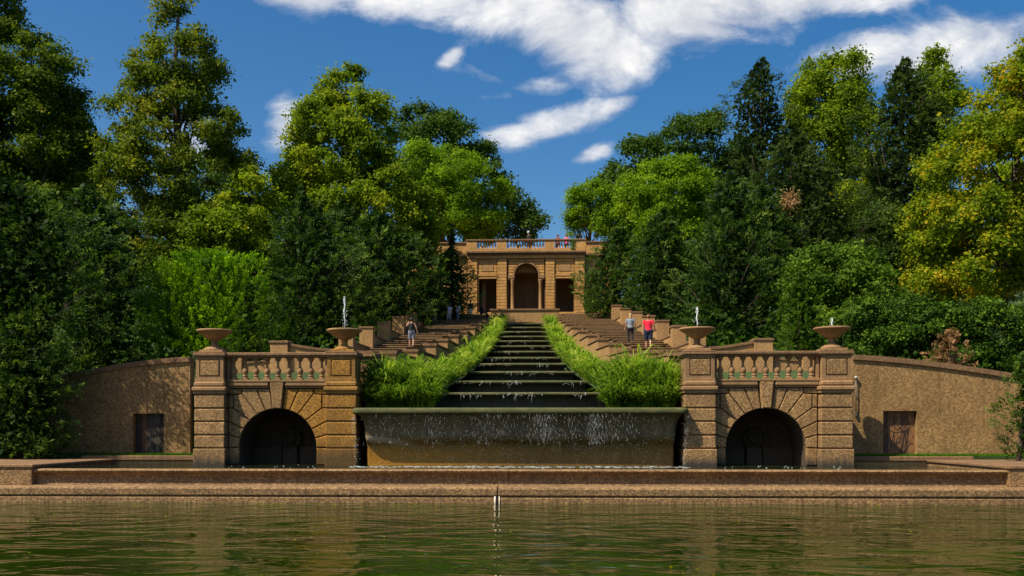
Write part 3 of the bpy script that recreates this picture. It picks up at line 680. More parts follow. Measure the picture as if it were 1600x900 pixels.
# the wall at the head of the cascade, with a low arched outlet
T = thing('head_wall', 'plain stone wall above the topmost cascade step with a low arched water outlet', 'wall', (0, 38.9, 10))
hw = 2.75
b = MB(); n = 12
for i in range(n):
    x0, x1 = -1.3+2.6*i/n, -1.3+2.6*(i+1)/n; f = lambda x: .02+.20*math.sqrt(max(0, 1-(x/1.3)**2))
    b.prism([(x0, f(x0)), (x1, f(x1)), (x1, 1.15), (x0, 1.15)], -.2, .2)
b.prism([(-hw, -.8), (-1.3, -.8), (-1.3, 1.15), (-hw, 1.15)], -.2, .2); b.prism([(1.3, -.8), (hw, -.8), (hw, 1.15), (1.3, 1.15)], -.2, .2)
b.box(-1.3, 1.3, .15, .3, -.6, .4)
b.build('wall_face', CHEEK, T)
b = MB(); b.box(-hw-.1, hw+.1, -.28, .3, 1.15, 1.30, .02); b.build('coping', CAP, T)

# ------------------------------------------------------------------ cheek walls, stairs, outer walls
ordn = ['lowest', 'second', 'third', 'fourth', 'fifth', 'sixth', 'seventh', 'eighth', 'ninth', 'tenth', 'eleventh', 'topmost']
for s_ in (-1, 1):
    side = 'left' if s_ < 0 else 'right'
    for k in range(-1, 12):
        if k < 0: y, z, x, yn, xn, zl_ = 3.6, 4.95, 7.35, 6.4, 6.8, 2.9
        else:
            y, z, x = CHY[k], CHZ[k], CHX[k]; yn = CHY[k+1]+.35 if k < 11 else 40.6; xn = CHX[k+1] if k < 11 else 2.95; zl_ = np.interp(y, LY, LZ)-.3
        w_ = .72 if k < 3 else .6
        if k < 0: T = thing('cheek_wall', 'low stone block at the foot of the %s stairs, half hidden in grass' % side, 'stair wall', (s_*x, y, z), 'stepped inner stair walls, ' + side)
        else: T = thing('cheek_wall', '%s of the stepped stone walls between %s stairs and grass, counted uphill' % (ordn[k], side), 'stair wall', (s_*x, y, z), 'stepped inner stair walls, ' + side)
        d = yn-y; xe = xn-x; dz = -.10*1
        def hexa(x0, x1, e, y0, y1, zb, zt, dz):
            b = MB(); X = [s_*v for v in (x0, x1, x1+e, x0+e)]
            b.add([(X[0],y0,zb),(X[1],y0,zb),(X[2],y1,zb),(X[3],y1,zb),(X[0],y0,zt),(X[1],y0,zt),(X[2],y1,zt+dz),(X[3],y1,zt+dz)],
                  [(0,3,2,1),(4,5,6,7),(0,1,5,4),(1,2,6,5),(2,3,7,6),(3,0,4,7)]); return b
        hexa(-w_, 0, xe, 0, d, zl_-z, -.13, dz).build('wall_block', CHEEK, T)
        hexa(-w_-.05, .05, xe, -.06, d-.02, -.13, 0, dz).build('coping', CAP, T)
    # flight of stairs
    T = thing('staircase', '%s flight of wide shallow stone steps climbing beside the cascade' % side, 'stairs', (0, 5, 0), 'twin stone staircases')
    nst = 30
    for i in range(nst):
        y0 = 5.2+i*1.16; z = stair_z(y0+.1)
        xi = np.interp(y0, CHY, CHX)-.02; xo = outer_x(y0)+.05
        xi2 = np.interp(y0+1.24, CHY, CHX)-.02; xo2 = outer_x(y0+1.24)+.05
        b = MB(); X = [s_*v for v in (xi, xo, xo2, xi2)]
        vs = [(X[0],y0-5,z-.5),(X[1],y0-5,z-.5),(X[2],y0-3.76,z-.5),(X[3],y0-3.76,z-.5),(X[0],y0-5,z-.05),(X[1],y0-5,z-.05),(X[2],y0-3.76,z),(X[3],y0-3.76,z),
              (X[0],y0-5.04,z-.05),(X[1],y0-5.04,z-.05),(X[1],y0-5.04,z),(X[0],y0-5.04,z)]
        b.add(vs, [(0,3,2,1),(0,1,5,4),(4,5,9,8),(8,9,10,11),(11,10,6,7),(1,2,6,10,9,5),(3,0,4,8,11,7),(2,3,7,6)]); b.build('step', STAIR, T)
        b = MB(); b.add([(X[0],y0-5.13,z-.045),(X[1],y0-5.13,z-.045),(X[1],y0-4.8,z-.045),(X[0],y0-4.8,z-.045),(X[0],y0-5.13,z+.006),(X[1],y0-5.13,z+.006),(X[1],y0-4.8,z+.006),(X[0],y0-4.8,z+.006)],
              [(0,3,2,1),(4,5,6,7),(0,1,5,4),(1,2,6,5),(2,3,7,6),(3,0,4,7)]); b.build('nosing', NOSE, T)
    # outer stepped wall
    n_o = 8
    for k in range(n_o):
        y = 6.2+k*4.15; yn = y+4.15; x = outer_x(y); xn = outer_x(yn); z = stair_z(y+1.2)+.78
        T = thing('outer_stair_wall', '%s wall section with end post along the outer side of the %s stairs, counted uphill' % (['lowest','second','third','fourth','fifth','sixth','seventh','topmost'][k], side), 'stair wall', (s_*x, y, z), 'stepped outer stair walls, ' + side)
        def hexa2(x0, x1, e, y0, y1, zb, zt, dz):
            b = MB(); X = [s_*v for v in (x0, x1, x1+e, x0+e)]
            b.add([(X[0],y0,zb),(X[1],y0,zb),(X[2],y1,zb),(X[3],y1,zb),(X[0],y0,zt),(X[1],y0,zt),(X[2],y1,zt+dz),(X[3],y1,zt+dz)],
                  [(0,3,2,1),(4,5,6,7),(0,1,5,4),(1,2,6,5),(2,3,7,6),(3,0,4,7)]); return b
        hexa2(.05, .5, xn-x, .62, 4.14, -2.6, -.32, .0).build('wall_panel', CHEEK, T)
        hexa2(-.08, .62, 0, 0, .7, -2.6, .04, 0).build('post', CHEEK, T)
        hexa2(-.12, .66, 0, -.04, .74, .04, .13, 0).build('post_cap', CAP, T)
        hexa2(0, .55, xn-x, .70, 4.14, -.32, -.22, 0).build('coping', CAP, T)
# walls behind the pavilions, seen over and through the balustrades
for s_ in (-1, 1):
    xe = pw(1208 if s_ > 0 else 422, 528, 6)[0]; zt = pw(1208, 529, 6)[1] if s_ > 0 else pw(422, 533, 6)[1]
    T = thing('landing_wall', 'low wall with square end post and falling coping, above the %s pavilion balustrade' % ('left' if s_ < 0 else 'right'), 'wall', (xe, 6, zt), 'landing walls behind the pavilions')
    X = lambda v: xe-s_*v if False else -s_*v
    b = MB(); x0, x1 = sorted((0, -s_*.85)); b.box(x0, x1, 0, .8, -2.6, -.10, .01); b.build('post', CHEEK, T)
    b = MB(); b.box(x0-.05, x1+.05, -.05, .85, -.10, 0.02, .02); b.build('post_cap', CAP, T)
    q = [(-s_*.87, -2.6), (-s_*.87, -.22), (-s_*2.3, -.45), (-s_*4.9, -.62), (-s_*4.9, -2.6)]
    b = MB(); b.prism(q, .2, .65); b.build('wall_panel', CHEEK, T)
    q2 = [(s_*.02, -2.6), (s_*.02, -.95), (s_*2.9, -1.25), (s_*2.9, -2.6)]
    b = MB(); b.prism(q2, .3, .7); b.build('lower_panel', CHEEK, T)
    b = MB(); b.prism([(s_*.02, -.94), (s_*.02, -.84), (s_*2.95, -1.14), (s_*2.95, -1.24)], .24, .76); b.build('lower_coping', CAP, T)
    b = MB(); b.box(min(s_*1.4, s_*1.75), max(s_*1.4, s_*1.75), .1, .5, -2.6, -.8, .02); b.build('pilaster', CHEEK, T)
    q = [(-s_*.87, -.21), (-s_*.87, -.09), (-s_*2.3, -.32), (-s_*4.9, -.49), (-s_*4.9, -.61), (-s_*2.3, -.44)]
    b = MB(); b.prism(q, .12, .72); b.build('coping', CAP, T)

# retaining walls with curved tops and a hatch each
def side_wall(s_, tops, door, dx):
    T = thing('retaining_wall', 'curved top pebbled retaining wall %s, with %s' % (('left of the pavilions', 'a dark boarded hatch in tree shade') if s_ < 0 else ('right of the pavilions', 'a brown graffiti hatch')), 'retaining wall', (s_*(PAVX+PW), 3, .3))
    ox = s_*(PAVX+PW); pts = [(pw(px, py, 3)) for px, py in tops]; pts = [(x-ox, z-.3) for x, z in pts]
    X = np.array([p_[0] for p_ in pts]); Z = np.array([p_[1] for p_ in pts])
    if s_ < 0: X = X[::-1]; Z = Z[::-1]
    g_ = np.linspace(X[0], X[-1], 60)
    co_ = np.polyfit(X, Z, 3); f = lambda x: float(np.polyval(co_, x))
    xa, zb = pw(door[0], door[3], 3); xb, zt = pw(door[1], door[2], 3); xa -= ox; xb -= ox; zt -= .3
    b = MB(); cuts = sorted(set(list(g_)+[xa, xb]))
    for u, w in zip(cuts[:-1], cuts[1:]):
        zl_ = zt if (u >= xa-1e-6 and w <= xb+1e-6) else -1.0
        b.prism([(u, zl_), (w, zl_), (w, f(w)-.22), (u, f(u)-.22)], 0, .55)
    b.build('wall_face', WALLM, T)
    b = MB()
    for u, w in zip(g_[:-1], g_[1:]): b.prism([(u, f(u)-.22), (w, f(w)-.22), (w, f(w)), (u, f(u))], -.09, .62)
    b.build('coping', CAP, T)
    b = MB(); b.box(xa-.02, xb+.02, .34, .5, -1, zt+.02); b.build('hatch_back', INK, T)
    n_ = 5; wd = (xb-xa)/n_
    for i in range(n_):
        if s_ < 0: M_ = (WOODD, WOODB, WOODG, WOODG, WOODD)[i]
        else: M_ = (WOODB, WOODR, WOODR, WOODB, WOODR)[i]
        b = MB(); b.box(xa+i*wd+.008, xa+(i+1)*wd-.008, .27, .33, -.3, zt-.01, .006); b.build('hatch_board', M_, T)
    return T, ox, xa, xb, zt
side_wall(-1, [(-60, 622), (20, 604), (110, 583), (160, 573), (210, 566), (255, 561), (297, 557)], (208, 256, 646, 708), 0)
T, ox, xa, xb, zt = side_wall(1, [(1332, 554), (1380, 557), (1430, 562), (1480, 568), (1530, 575), (1585, 584), (1660, 597), (1720, 608)], (1380, 1433, 642, 708), 0)
# sprayed scrawl on the right hatch: loops over a slanting word
def stroke(pts, w=.022):
    P_ = [Vector(q) for q in pts]; out = []
    for i in range(len(P_)-1):
        p0, p1, p2, p3 = P_[max(0, i-1)], P_[i], P_[i+1], P_[min(len(P_)-1, i+2)]
        for k in range(5):
            u = k/5; out.append(.5*((2*p1)+(p2-p0)*u+(2*p0-5*p1+4*p2-p3)*u*u+(3*p1-p0-3*p2+p3)*u**3))
    out.append(P_[-1]); vs = []
    for i, q in enumerate(out):
        d = (out[min(i+1, len(out)-1)]-out[max(0, i-1)]).normalized(); n_ = Vector((-d.y, d.x))*w/2; vs += [(q.x+n_.x, 0, q.y+n_.y), (q.x-n_.x, 0, q.y-n_.y), (q.x+n_.x, .004, q.y+n_.y), (q.x-n_.x, .004, q.y-n_.y)]
    fs = []
    for i in range(len(out)-1):
        a = i*4; c_ = a+4; fs += [(a, a+1, c_+1, c_), (a, c_, c_+2, a+2), (a+1, a+3, c_+3, c_+1)]
    return vs, fs
b = MB(); Wd, Hd = xb-xa, zt
ss = [[(.12,.62),(.2,.8),(.32,.88),(.40,.78),(.33,.66),(.25,.7)], [(.44,.86),(.38,.72),(.46,.58),(.6,.66),(.58,.82),(.48,.86),(.44,.72)], [(.62,.78),(.78,.8),(.86,.66),(.72,.55),(.56,.6),(.5,.68)],
      [(.18,.10),(.26,.45),(.30,.18),(.38,.5),(.40,.12)], [(.46,.28),(.55,.33),(.56,.42),(.48,.38),(.45,.2),(.56,.14),(.62,.22)], [(.64,.2),(.70,.5),(.74,.30),(.70,.1),(.62,.04)], [(.5,.06),(.62,.02),(.74,.12),(.84,.26),(.95,.28)],
      [(.10,.4),(.2,.34),(.14,.2),(.05,.12)], [(.82,.62),(.8,.4),(.76,.3)], [(.28,.56),(.42,.52),(.6,.54),(.8,.5)]]
for q in ss: b.add(*stroke([(xa+u*Wd, .02+v_*Hd) for u, v_ in q], .028))
b.build('graffiti', INK, T, (0, .262, 0))
# conduit and lamp head on the right wall
xl, zl0 = pw(1337, 588, 2.95); _, zl1 = pw(1337, 650, 2.95)
T = thing('wall_lamp', 'small grey lamp head on an upright conduit beside the right outer pier', 'wall lamp', (xl, 2.9, zl1))
h = zl0-zl1
b = MB(); b.tube([(0,0,.1),(0,0,h-.1)], [.022,.022], 8); b.box(-.045,.045,-.03,.08,0,.18,.01); b.build('conduit', METAL, T)
b = MB(); b.lathe([(.04,h-.12),(.07,h-.10),(.075,h-.03),(.05,h+.0),(.02,h+.02)], n=12); b.build('lamp_head', LAMPH, T)
b = MB(); b.box(-.02,.02,0,.12,h*.5,h*.5+.04); b.box(-.02,.02,0,.12,.25,.29); b.build('bracket', METAL, T)

# ------------------------------------------------------------------ upper facade (exedra)
FY, Z0 = 41.0, TOPZ
fx = pw(822.5, 484, FY)[0]
k_ = pxm(FY)
E = thing('upper_facade', 'warm sunlit rusticated facade with central arch and two doorways, closing the cascade', 'facade', (fx, FY, Z0))
def fX(zx): return (zx-862)/5.293/k_
def fZ(zy): return (710-zy)/5.293/k_
b = MB()     # core wall with openings left free
TZ = fZ(235)
for x0, x1 in ((-5.0, fX(470)), (fX(615), fX(712)), (fX(1012), fX(1107)), (fX(1255), 5.0)): b.box(x0, x1, .06, 1.2, -1.5, TZ)
b.box(fX(470), fX(615), .06, 1.2, fZ(432), TZ); b.box(fX(1107), fX(1255), .06, 1.2, fZ(432), TZ)
for x0, x1 in ((fX(470), fX(615)), (fX(1107), fX(1255))): b.box(x0, x1, .06, 1.2, -1.5, 0.0)
RA = 1.0; spz = fZ(404); n = 20
for i in range(n):
    t0, t1 = math.pi*i/n, math.pi*(i+1)/n; XO = fX(1012); ZO = TZ-spz
    def out(t):
        c_, s2 = math.cos(t), math.sin(t); q = min(XO/max(1e-6, abs(c_)), ZO/max(1e-6, s2)); return (q*c_, spz+q*s2)
    b.prism([(RA*math.cos(t0), spz+RA*math.sin(t0)), out(t0), out(t1), (RA*math.cos(t1), spz+RA*math.sin(t1))], .10, 1.2)
for s_ in (-1, 1): b.prism([(s_*XO, TZ), (s_*XO*.8, TZ), (s_*XO, TZ-.4)], .1, 1.2)
b.build('wall_core', EXD, E)
# course blocks
def courses(x0, x1, z0, z1, yf, hole=None, hgt=.262):
    n_ = max(1, round((z1-z0)/hgt)); hh = (z1-z0)/n_
    for i in range(n_):
        a, c_ = z0+i*hh+.012, z0+(i+1)*hh-.016
        b = MB(); b.box(x0, x1, yf, yf+.2, a, c_, .014); b.build('course_stone', EXED, E)
zb = fZ(745); topc = fZ(268)
courses(fX(378), fX(455), zb, topc, -.12); courses(fX(626), fX(699), .02, topc, -.12); courses(fX(1021), fX(1094), .02, topc, -.12); courses(fX(1264), fX(1341), zb, topc, -.12)
for a, c_ in ((456, 469), (616, 625), (1095, 1106), (1256, 1263)): courses(fX(a)+.005, fX(c_)-.005, zb if a in (456, 1256) else .02, topc, -.02)
for a, c_ in ((470, 615), (1107, 1255)):
    courses(fX(a)+.005, fX(c_)-.005, fZ(398), fZ(375), -.02)
    courses(fX(a)+.005, fX(a+22), fZ(375), fZ(318), -.02); courses(fX(c_-22), fX(c_)-.005, fZ(375), fZ(318), -.02); courses(fX(a)+.005, fX(c_)-.005, fZ(318), fZ(268), -.02)
    b = MB(); b.box(fX(a+25), fX(c_-25), -.05, .1, fZ(373), fZ(320), .03); b.build('panel', CHEEK, E)
    b = MB(); b.box(fX(a-6), fX(c_+6), -.10, .2, fZ(412), fZ(400), .02); b.box(fX(a-3), fX(c_+3), -.06, .2, fZ(432), fZ(412), .01); b.build('lintel', EXED, E)
    b = MB(); b.box(fX(a)-.12, fX(c_)+.12, -.05, .3, zb, .0, .01); b.build('sill', EXED, E)
# spandrels beside the arch
for s_ in (-1, 1):
    for i in range(7):
        z0, z1 = spz+.02+i*.225, spz+.225+i*.225-.02
        if z1 > topc: break
        def xin(z): d = RA+.14; return math.sqrt(max(0, d*d-(z-spz)**2)) if z-spz < d else 0.0
        q = [(s_*max(xin(z0), .02), z0), (s_*(XO-.02), z0), (s_*(XO-.02), z1), (s_*max(xin(z1), .02), z1)]
        b = MB(); b.prism(offset(q, .004), -.01, .2, .012); b.build('course_stone', EXED, E)
b = MB(); n = 20; vs = []
for i in range(n):
    t0, t1 = math.pi*i/n, math.pi*(i+1)/n
    b.prism([(RA*math.cos(t0), spz+RA*math.sin(t0)), ((RA+.12)*math.cos(t0), spz+(RA+.12)*math.sin(t0)), ((RA+.12)*math.cos(t1), spz+(RA+.12)*math.sin(t1)), (RA*math.cos(t1), spz+RA*math.sin(t1))], -.07, .12)
b.build('archivolt', SMOOTH, E)
# columns and their entablature blocks
for s_ in (-1, 1):
    xc = s_*1.17
    b = MB(); b.lathe([(.20,.0),(.20,.07),(.17,.10),(.18,.14),(.145,.18),(.14,.9),(.125,2.45),(.15,2.5),(.125,2.53),(.17,2.6),(.19,2.66),(.19,2.72)], n=16); b.build('column', CHEEK, E, (xc, -.02, .0))
    x0, x1 = sorted((s_*1.0, s_*(XO))); b = MB(); b.box(x0, x1, -.14, .5, 2.72, 2.80, .01); b.box(x0-.0, x1, -.2, .5, 2.80, spz, .02); b.build('entablature', SMOOTH, E)
b = MB(); b.box(fX(600), fX(1125), -.9, .3, -.25, .0, .02); b.build('landing', CHEEK, E)
# interior of the loggia
b = MB(); b.box(-5, 5, 3.6, 3.8, -1.5, 5); b.box(-5, 5, 1.2, 3.6, -.3, -.01); b.box(-5, 5, 1.2, 3.8, 4.3, 4.5); b.box(-5.1, -4.9, 1.2, 3.8, -1.5, 4.5); b.box(4.9, 5.1, 1.2, 3.8, -1.5, 4.5); b.box(fX(520)-.3, fX(520), 1.2, 2.2, 0, 4.3)
b.build('loggia_lining', SMOOTH, E)
# frieze, cornice
b = MB(); b.box(fX(375), fX(1343), -.15, 1.2, fZ(266), fZ(240), .01); b.build('frieze', EXED, E)
b = MB(); b.box(fX(370), fX(1348), -.26, 1.3, fZ(240), fZ(226), .02); b.box(fX(366), fX(1352), -.42, 1.4, fZ(226), fZ(208), .03); b.build('cornice', CAP, E)
# balustrade
zA, zB = fZ(205), fZ(124)
b = MB(); b.box(fX(366), fX(1352), -.30, .1, fZ(208), fZ(186), .01); b.build('balustrade_plinth', EXED, E)
b = MB(); b.box(fX(362), fX(1356), -.36, .16, fZ(124), fZ(112), .02); b.build('rail', CAP, E)
for a, c_ in ((368, 452), (616, 698), (1012, 1094), (1238, 1350)):
    b = MB(); b.box(fX(a), fX(c_), -.30, .08, fZ(186), zB); b.build('parapet_panel', EXED, E)
zz = [0, .09, .12, .3, .52, .60]; me = MB(); hB = zB-fZ(186)
me.lathe([(.075,0),(.075,.05),(.045,.08),(.08,hB*.3),(.085,hB*.42),(.04,hB*.7),(.04,hB*.8),(.07,hB*.88),(.07,hB)], n=8); me = me.mesh('baluster')
for a, c_, n_ in ((452, 616, 7), (698, 1012, 13), (1094, 1238, 6)):
    for i in range(n_): link('baluster', me, EXED, E, (fX(a+(c_-a)*(i+.5)/n_), -.1, fZ(186)))
# small vine hanging over the parapet
rg = np.random.default_rng(3); n = 90; C = np.stack([rg.normal(fX(1238), .10, n), rg.uniform(-.42, -.35, n), rg.uniform(fZ(200), fZ(110), n)], 1)
D = unit(rg.normal(size=(n,3))); U = unit(np.cross(D, rg.normal(size=(n,3)))); Vq, Fq = leafquads(C, D, U, .13, .1)
link('hanging_vine', npmesh('hanging_vine', Vq, Fq, np.repeat(rg.random(n), 4)), LM['vine'], loc=(fx, FY, Z0), label='small light green vine trailing over the facade balustrade', cat='vine')
# wings of the facade
for s_, xe in ((-1, fX(60)-2.0), (1, fX(1500)+2.5)):
    xe = (610-822.5)/k_ if s_ < 0 else (968-822.5)/k_
    T = thing('wing_wall', 'plain recessed parapet wall at the %s of the upper facade, half behind evergreens' % ('left' if s_ < 0 else 'right'), 'wall', (fx, FY+.9, Z0), 'wing walls of the upper facade')
    x0, x1 = sorted((s_*4.95, xe)); b = MB(); b.box(x0, x1, 0, .8, -2.5, fZ(235)); b.build('wall_face', EXED, T)
    b = MB(); b.box(x0, x1, -.25, .9, fZ(235), fZ(208), .02); b.build('cornice', CAP, T)
    b = MB(); b.box(x0, x1, -.1, .3, fZ(208), fZ(124)); b.build('parapet', EXED, T)
    b = MB(); b.box(x0, x1, -.2, .4, fZ(124), fZ(112), .02); b.build('rail', CAP, T)
# terrace on top
b = MB(); b.box(-10, 8.8, FY+1.0, FY+60, Z0+3.5, Z0+fZ(208)+.0); b.build('upper_terrace', SMOOTH, kind='structure')

# ------------------------------------------------------------------ planting on the banks
def bank(Y, s_, u):   # u 0..1 from cascade edge to cheek wall
    w = np.interp(Y, LY, LW, left=LW[0]); xi = np.interp(Y, CHY, CHX, left=6.75)-(.6)
    if Y < 3: xi = 6.3
    return s_*(w+(xi-w)*u)
for s_ in (-1, 1):
    V = []; F = []; ysb = [.55, 1.5]+[2.4+i*1.2 for i in range(31)]
    for y in ysb:
        for u in (0, .5, 1):
            x = bank(y, s_, u); z = np.interp(y, [0]+LY, [2.3]+LZ)-.14-.3*u*min(1, y/6)
            if y < 1: z = 2.2
            V.append((x, y, z))
    for j in range(len(ysb)-1):
        for i in (0, 1): F.append((j*3+i, j*3+i+1, j*3+i+4, j*3+i+3))
    b = MB(); b.add(V, F, True); b.build('planting_bank', SOIL, kind='structure')
    rg = np.random.default_rng(21+s_); nt_ = 1750; m_ = 16; n = nt_*m_
    tq = rg.random(nt_); tY = .8+37.2*tq**1.05; tu = rg.random(nt_); tY[:330] = .9+1.8*rg.random(330); tY[330:620] = .92+.35*rg.random(290)
    tw = np.interp(tY, LY, LW, left=LW[0]); txi = np.interp(tY, CHY, CHX, left=6.75)-1.0-np.clip(tY-3, 0, 6)/6*.35; txi = np.maximum(txi, tw+.45); txi = np.where(tY < 3, 6.2, txi)
    tX = tw+.05+(txi-tw)*tu; tX = np.where(tY < 1.9, 3.75+(6.4-3.75)*tu, tX); tZ = np.interp(tY, [0]+LY, [2.3]+LZ)-.1
    fr = np.clip((tY-2)/4, 0, 1)                                  # tall at the foot, low against the stair walls farther up
    tZ = tZ+(1-fr)*.35*tu*np.clip((tY-1.2)/1.5, 0, 1)-fr*.25*tu; tZ = np.where(tY < 1.3, 2.32, tZ)
    tH = rg.uniform(.45, 1.15, nt_)*np.interp(tY, [0, .9, 1.3, 3, 6, 38], [.8, .75, 1.2, 1.35, .92, .85])*(1-fr*.50*tu**1.2)
    lm = np.array([mnoise.noise(Vector((x*.9, y*.8, s_*5))) for x, y in zip(tX, tY)]); tH *= 1+.55*np.where(tY < 1.3, .2*lm, lm); tt = rg.random(nt_)
    ti = np.repeat(np.arange(nt_), m_); az_ = rg.random(n)*2*math.pi; u = tu[ti]; H = tH[ti]*rg.uniform(.55, 1.1, n)*np.where(rg.random(n) < .07, 1.3, 1)
    X = tX[ti]+.07*np.cos(az_); Y = tY[ti]+.07*np.sin(az_); Z = tZ[ti]; ben = H*rg.uniform(.25, .95, n); lump = lm[ti]
    dx = np.cos(az_)*ben-(1-u)*.15*H; dy = np.sin(az_)*ben-.12*H
    B0 = np.stack([X, Y, Z], 1); t_ = [0, .4, .75, 1.0]; hz = [0, .60, .92, .80]; bz = [0, .18, .58, 1.0]; wd = rg.uniform(.014, .032, n)*np.interp(Y, [0, 38], [1, 1.7])
    U = np.stack([-np.sin(az_), np.cos(az_), 0*az_], 1); fc = rg.random(n) < .6; U[fc] = np.array([1, 0, 0]); pts = []
    for k in range(4):
        c_ = B0+np.stack([dx*bz[k], dy*bz[k], H*hz[k]], 1); ww = (wd*[1, 1, .75, .12][k])[:, None]
        pts += [c_-U*ww, c_+U*ww]
    V = np.stack(pts, 1); V[:, :, 0] *= s_; V = V.reshape(-1, 3); base = (np.arange(n)*8)[:, None]
    F = np.concatenate([base+np.array([[0, 1, 3, 2]])+2*k for k in range(3)], 0)
    tint = np.clip(rg.random(n)*.45+.45*tt[ti]+.30*lump+.20*np.minimum(1, Y/10)-.1, 0, 1.2)
    link('ornamental_grass', npmesh('ornamental_grass', V, F, np.repeat(tint, 8)), LM['blade'], kind='stuff', label='long arching bright green grass filling the bank %s of the cascade' % ('left' if s_ < 0 else 'right'), cat='grass')

link('floating_leaves', npmesh('floating_leaves', *FLOATING), LM['amber'], kind='stuff', label='small yellow fallen leaves floating on the green pool water', cat='leaves')
# ------------------------------------------------------------------ trees
def make_crown(name, T, pts, dirs, ups, ln, wd, tint, mat):
    Vq, Fq = leafquads(pts, dirs, ups, ln, wd); Vq = Vq-np.array(T.location)
    return link(name, npmesh(name, Vq, Fq, np.repeat(tint, 4)), LM[mat], T)
def trunk(T, base, top, r0, limbs, mat=BARK, wob=.25, seed=0):
    rg = random.Random(seed); b = MB(); n = 7; P_ = []
    for i in range(n):
        t_ = i/(n-1); P_.append(Vector(base).lerp(Vector(top), t_)+Vector((rg.gauss(0, wob)*t_, rg.gauss(0, wob)*t_, 0)))
    b.tube([p_-T.location for p_ in P_], [r0*(1-.85*i/(n-1))+.02 for i in range(n)], 9); b.build('trunk', mat, T)
    b = MB()
    for e in limbs:
        e = Vector(e); t_ = max(.15, min(.9, (e.z-base[2])/(top[2]-base[2]+1e-6)-.22)); i = t_*(n-1); s0 = P_[int(i)].lerp(P_[min(n-1, int(i)+1)], i-int(i))
        mid = s0.lerp(e, .5)+Vector((0, 0, -.06*(e-s0).length)); r = r0*.34*(1-t_*.6)
        b.tube([s0-T.location, mid-T.location, e-T.location], [r, r*.6, r*.2], 5)
    b.build('limbs', mat, T)
def broadleaf(name, label, cat, px, Y, pybase, silh, mat, seed, leaf=.20, dens=1.0, depth=.8, clump=1.25, group=None, gaps=.0, bark=BARK, r0=None, up=.35):
    """silh: list of (py, px_left, px_right) rows from the top down; the crown fills them at distance Y"""
    leaf *= .86
    rg = np.random.default_rng(seed); rows = [(pw((l+r)/2, py, Y)[1], pw(l, py, Y)[0], pw(r, py, Y)[0]) for py, l, r in silh]
    zt, zb_ = rows[0][0], rows[-1][0]; zs = np.array([r[0] for r in rows])[::-1]; xl_ = np.array([r[1] for r in rows])[::-1]; xr_ = np.array([r[2] for r in rows])[::-1]
    bx = pw(px, 0, Y)[0]; bz = terrain(bx, Y) if pybase is None else pw(px, pybase, Y)[1]
    T = thing(name, label, cat, (bx, Y, bz), group)
    # clump centres fill the envelope, thinner rows get fewer
    area = sum((rows[i][2]-rows[i][1]+rows[i+1][2]-rows[i+1][1])/2*(rows[i][0]-rows[i+1][0]) for i in range(len(rows)-1))
    nc = int(area/(clump*clump)*2.1*dens**.5)+6; cz = []; 
    wts = np.interp(np.linspace(zb_, zt, 200), zs, xr_-xl_)**1.3+.1; cz = np.linspace(zb_, zt, 200)[rg.choice(200, nc, p=wts/wts.sum())]
    L0, R0 = np.interp(cz, zs, xl_), np.interp(cz, zs, xr_); mid, hw_ = (L0+R0)/2, (R0-L0)/2
    a = rg.random(nc)*2*math.pi; rr = rg.random(nc)**.36; rc = clump*rg.uniform(.55, 1.15, nc)*np.clip(hw_/(clump*1.6), .45, 1)
    hx = np.maximum(.1, hw_-rc*.62); hy = np.maximum(.15, np.minimum(hw_, 7)*depth)
    cx_ = mid+hx*rr*np.cos(a); cy_ = Y+hy*rr*np.sin(a); cz = np.minimum(cz, zt-rc*.5)
    keep = (np.sin(a) < .45) | (rg.random(nc) < .6); cx_, cy_, cz, rc = cx_[keep], cy_[keep], cz[keep], rc[keep]; nc = len(rc)
    if gaps:
        g = np.array([mnoise.noise(Vector((x*.33+seed, z*.33, y*.2))) for x, y, z in zip(cx_, cy_, cz)]); k2 = g > -.35+gaps*.5-.25; cx_, cy_, cz, rc = cx_[k2], cy_[k2], cz[k2], rc[k2]; nc = len(rc)
    per = np.maximum(14, (rc**2*4*math.pi*.72*dens/(leaf*leaf*.55)).astype(int))
    idx = np.repeat(np.arange(nc), per); n = len(idx)
    d = unit(rg.normal(size=(n, 3))+np.array([0, -.15, .35])); rad = (rg.random(n)**.45)*(1+.18*rg.normal(size=n)); rad = np.clip(rad, .1, 1.3)
    # ragged shapes: each clump is itself lobed
    ph = rg.random((nc, 3))*6; lob = 1+.28*np.sin(d[:, 0]*4+ph[idx, 0])*np.sin(d[:, 2]*4+ph[idx, 1]+d[:, 1]*3)
    P_ = np.stack([cx_, cy_, cz], 1)[idx]+d*(rc[idx]*rad*lob)[:, None]*np.array([1.12, 1.0, .78])
    nrm = unit(d*.6+rg.normal(size=(n, 3))*.55+np.array([0, -.1, up])); D = unit(np.cross(nrm, rg.normal(size=(n, 3)))); U = np.cross(nrm, D)
    sz = leaf*np.exp(rg.normal(0, .34, n)); tint = np.clip(.45*rg.random(nc)[idx]+.62*rg.random(n)-.03, 0, 1)
    make_crown('crown', T, P_, D, U, sz, sz*.78, tint, mat)
    lim = [(cx_[i], cy_[i], cz[i]) for i in rg.choice(nc, min(nc, 26), replace=False)]
    mz = np.interp(zt-(zt-zb_)*.12, zs, (xl_+xr_)/2)
    trunk(T, (bx, Y, bz-.5), (mz, Y, zt-(zt-zb_)*.12), r0 or max(.12, (zt-bz)*.022), lim, bark, .12, seed)
    return T
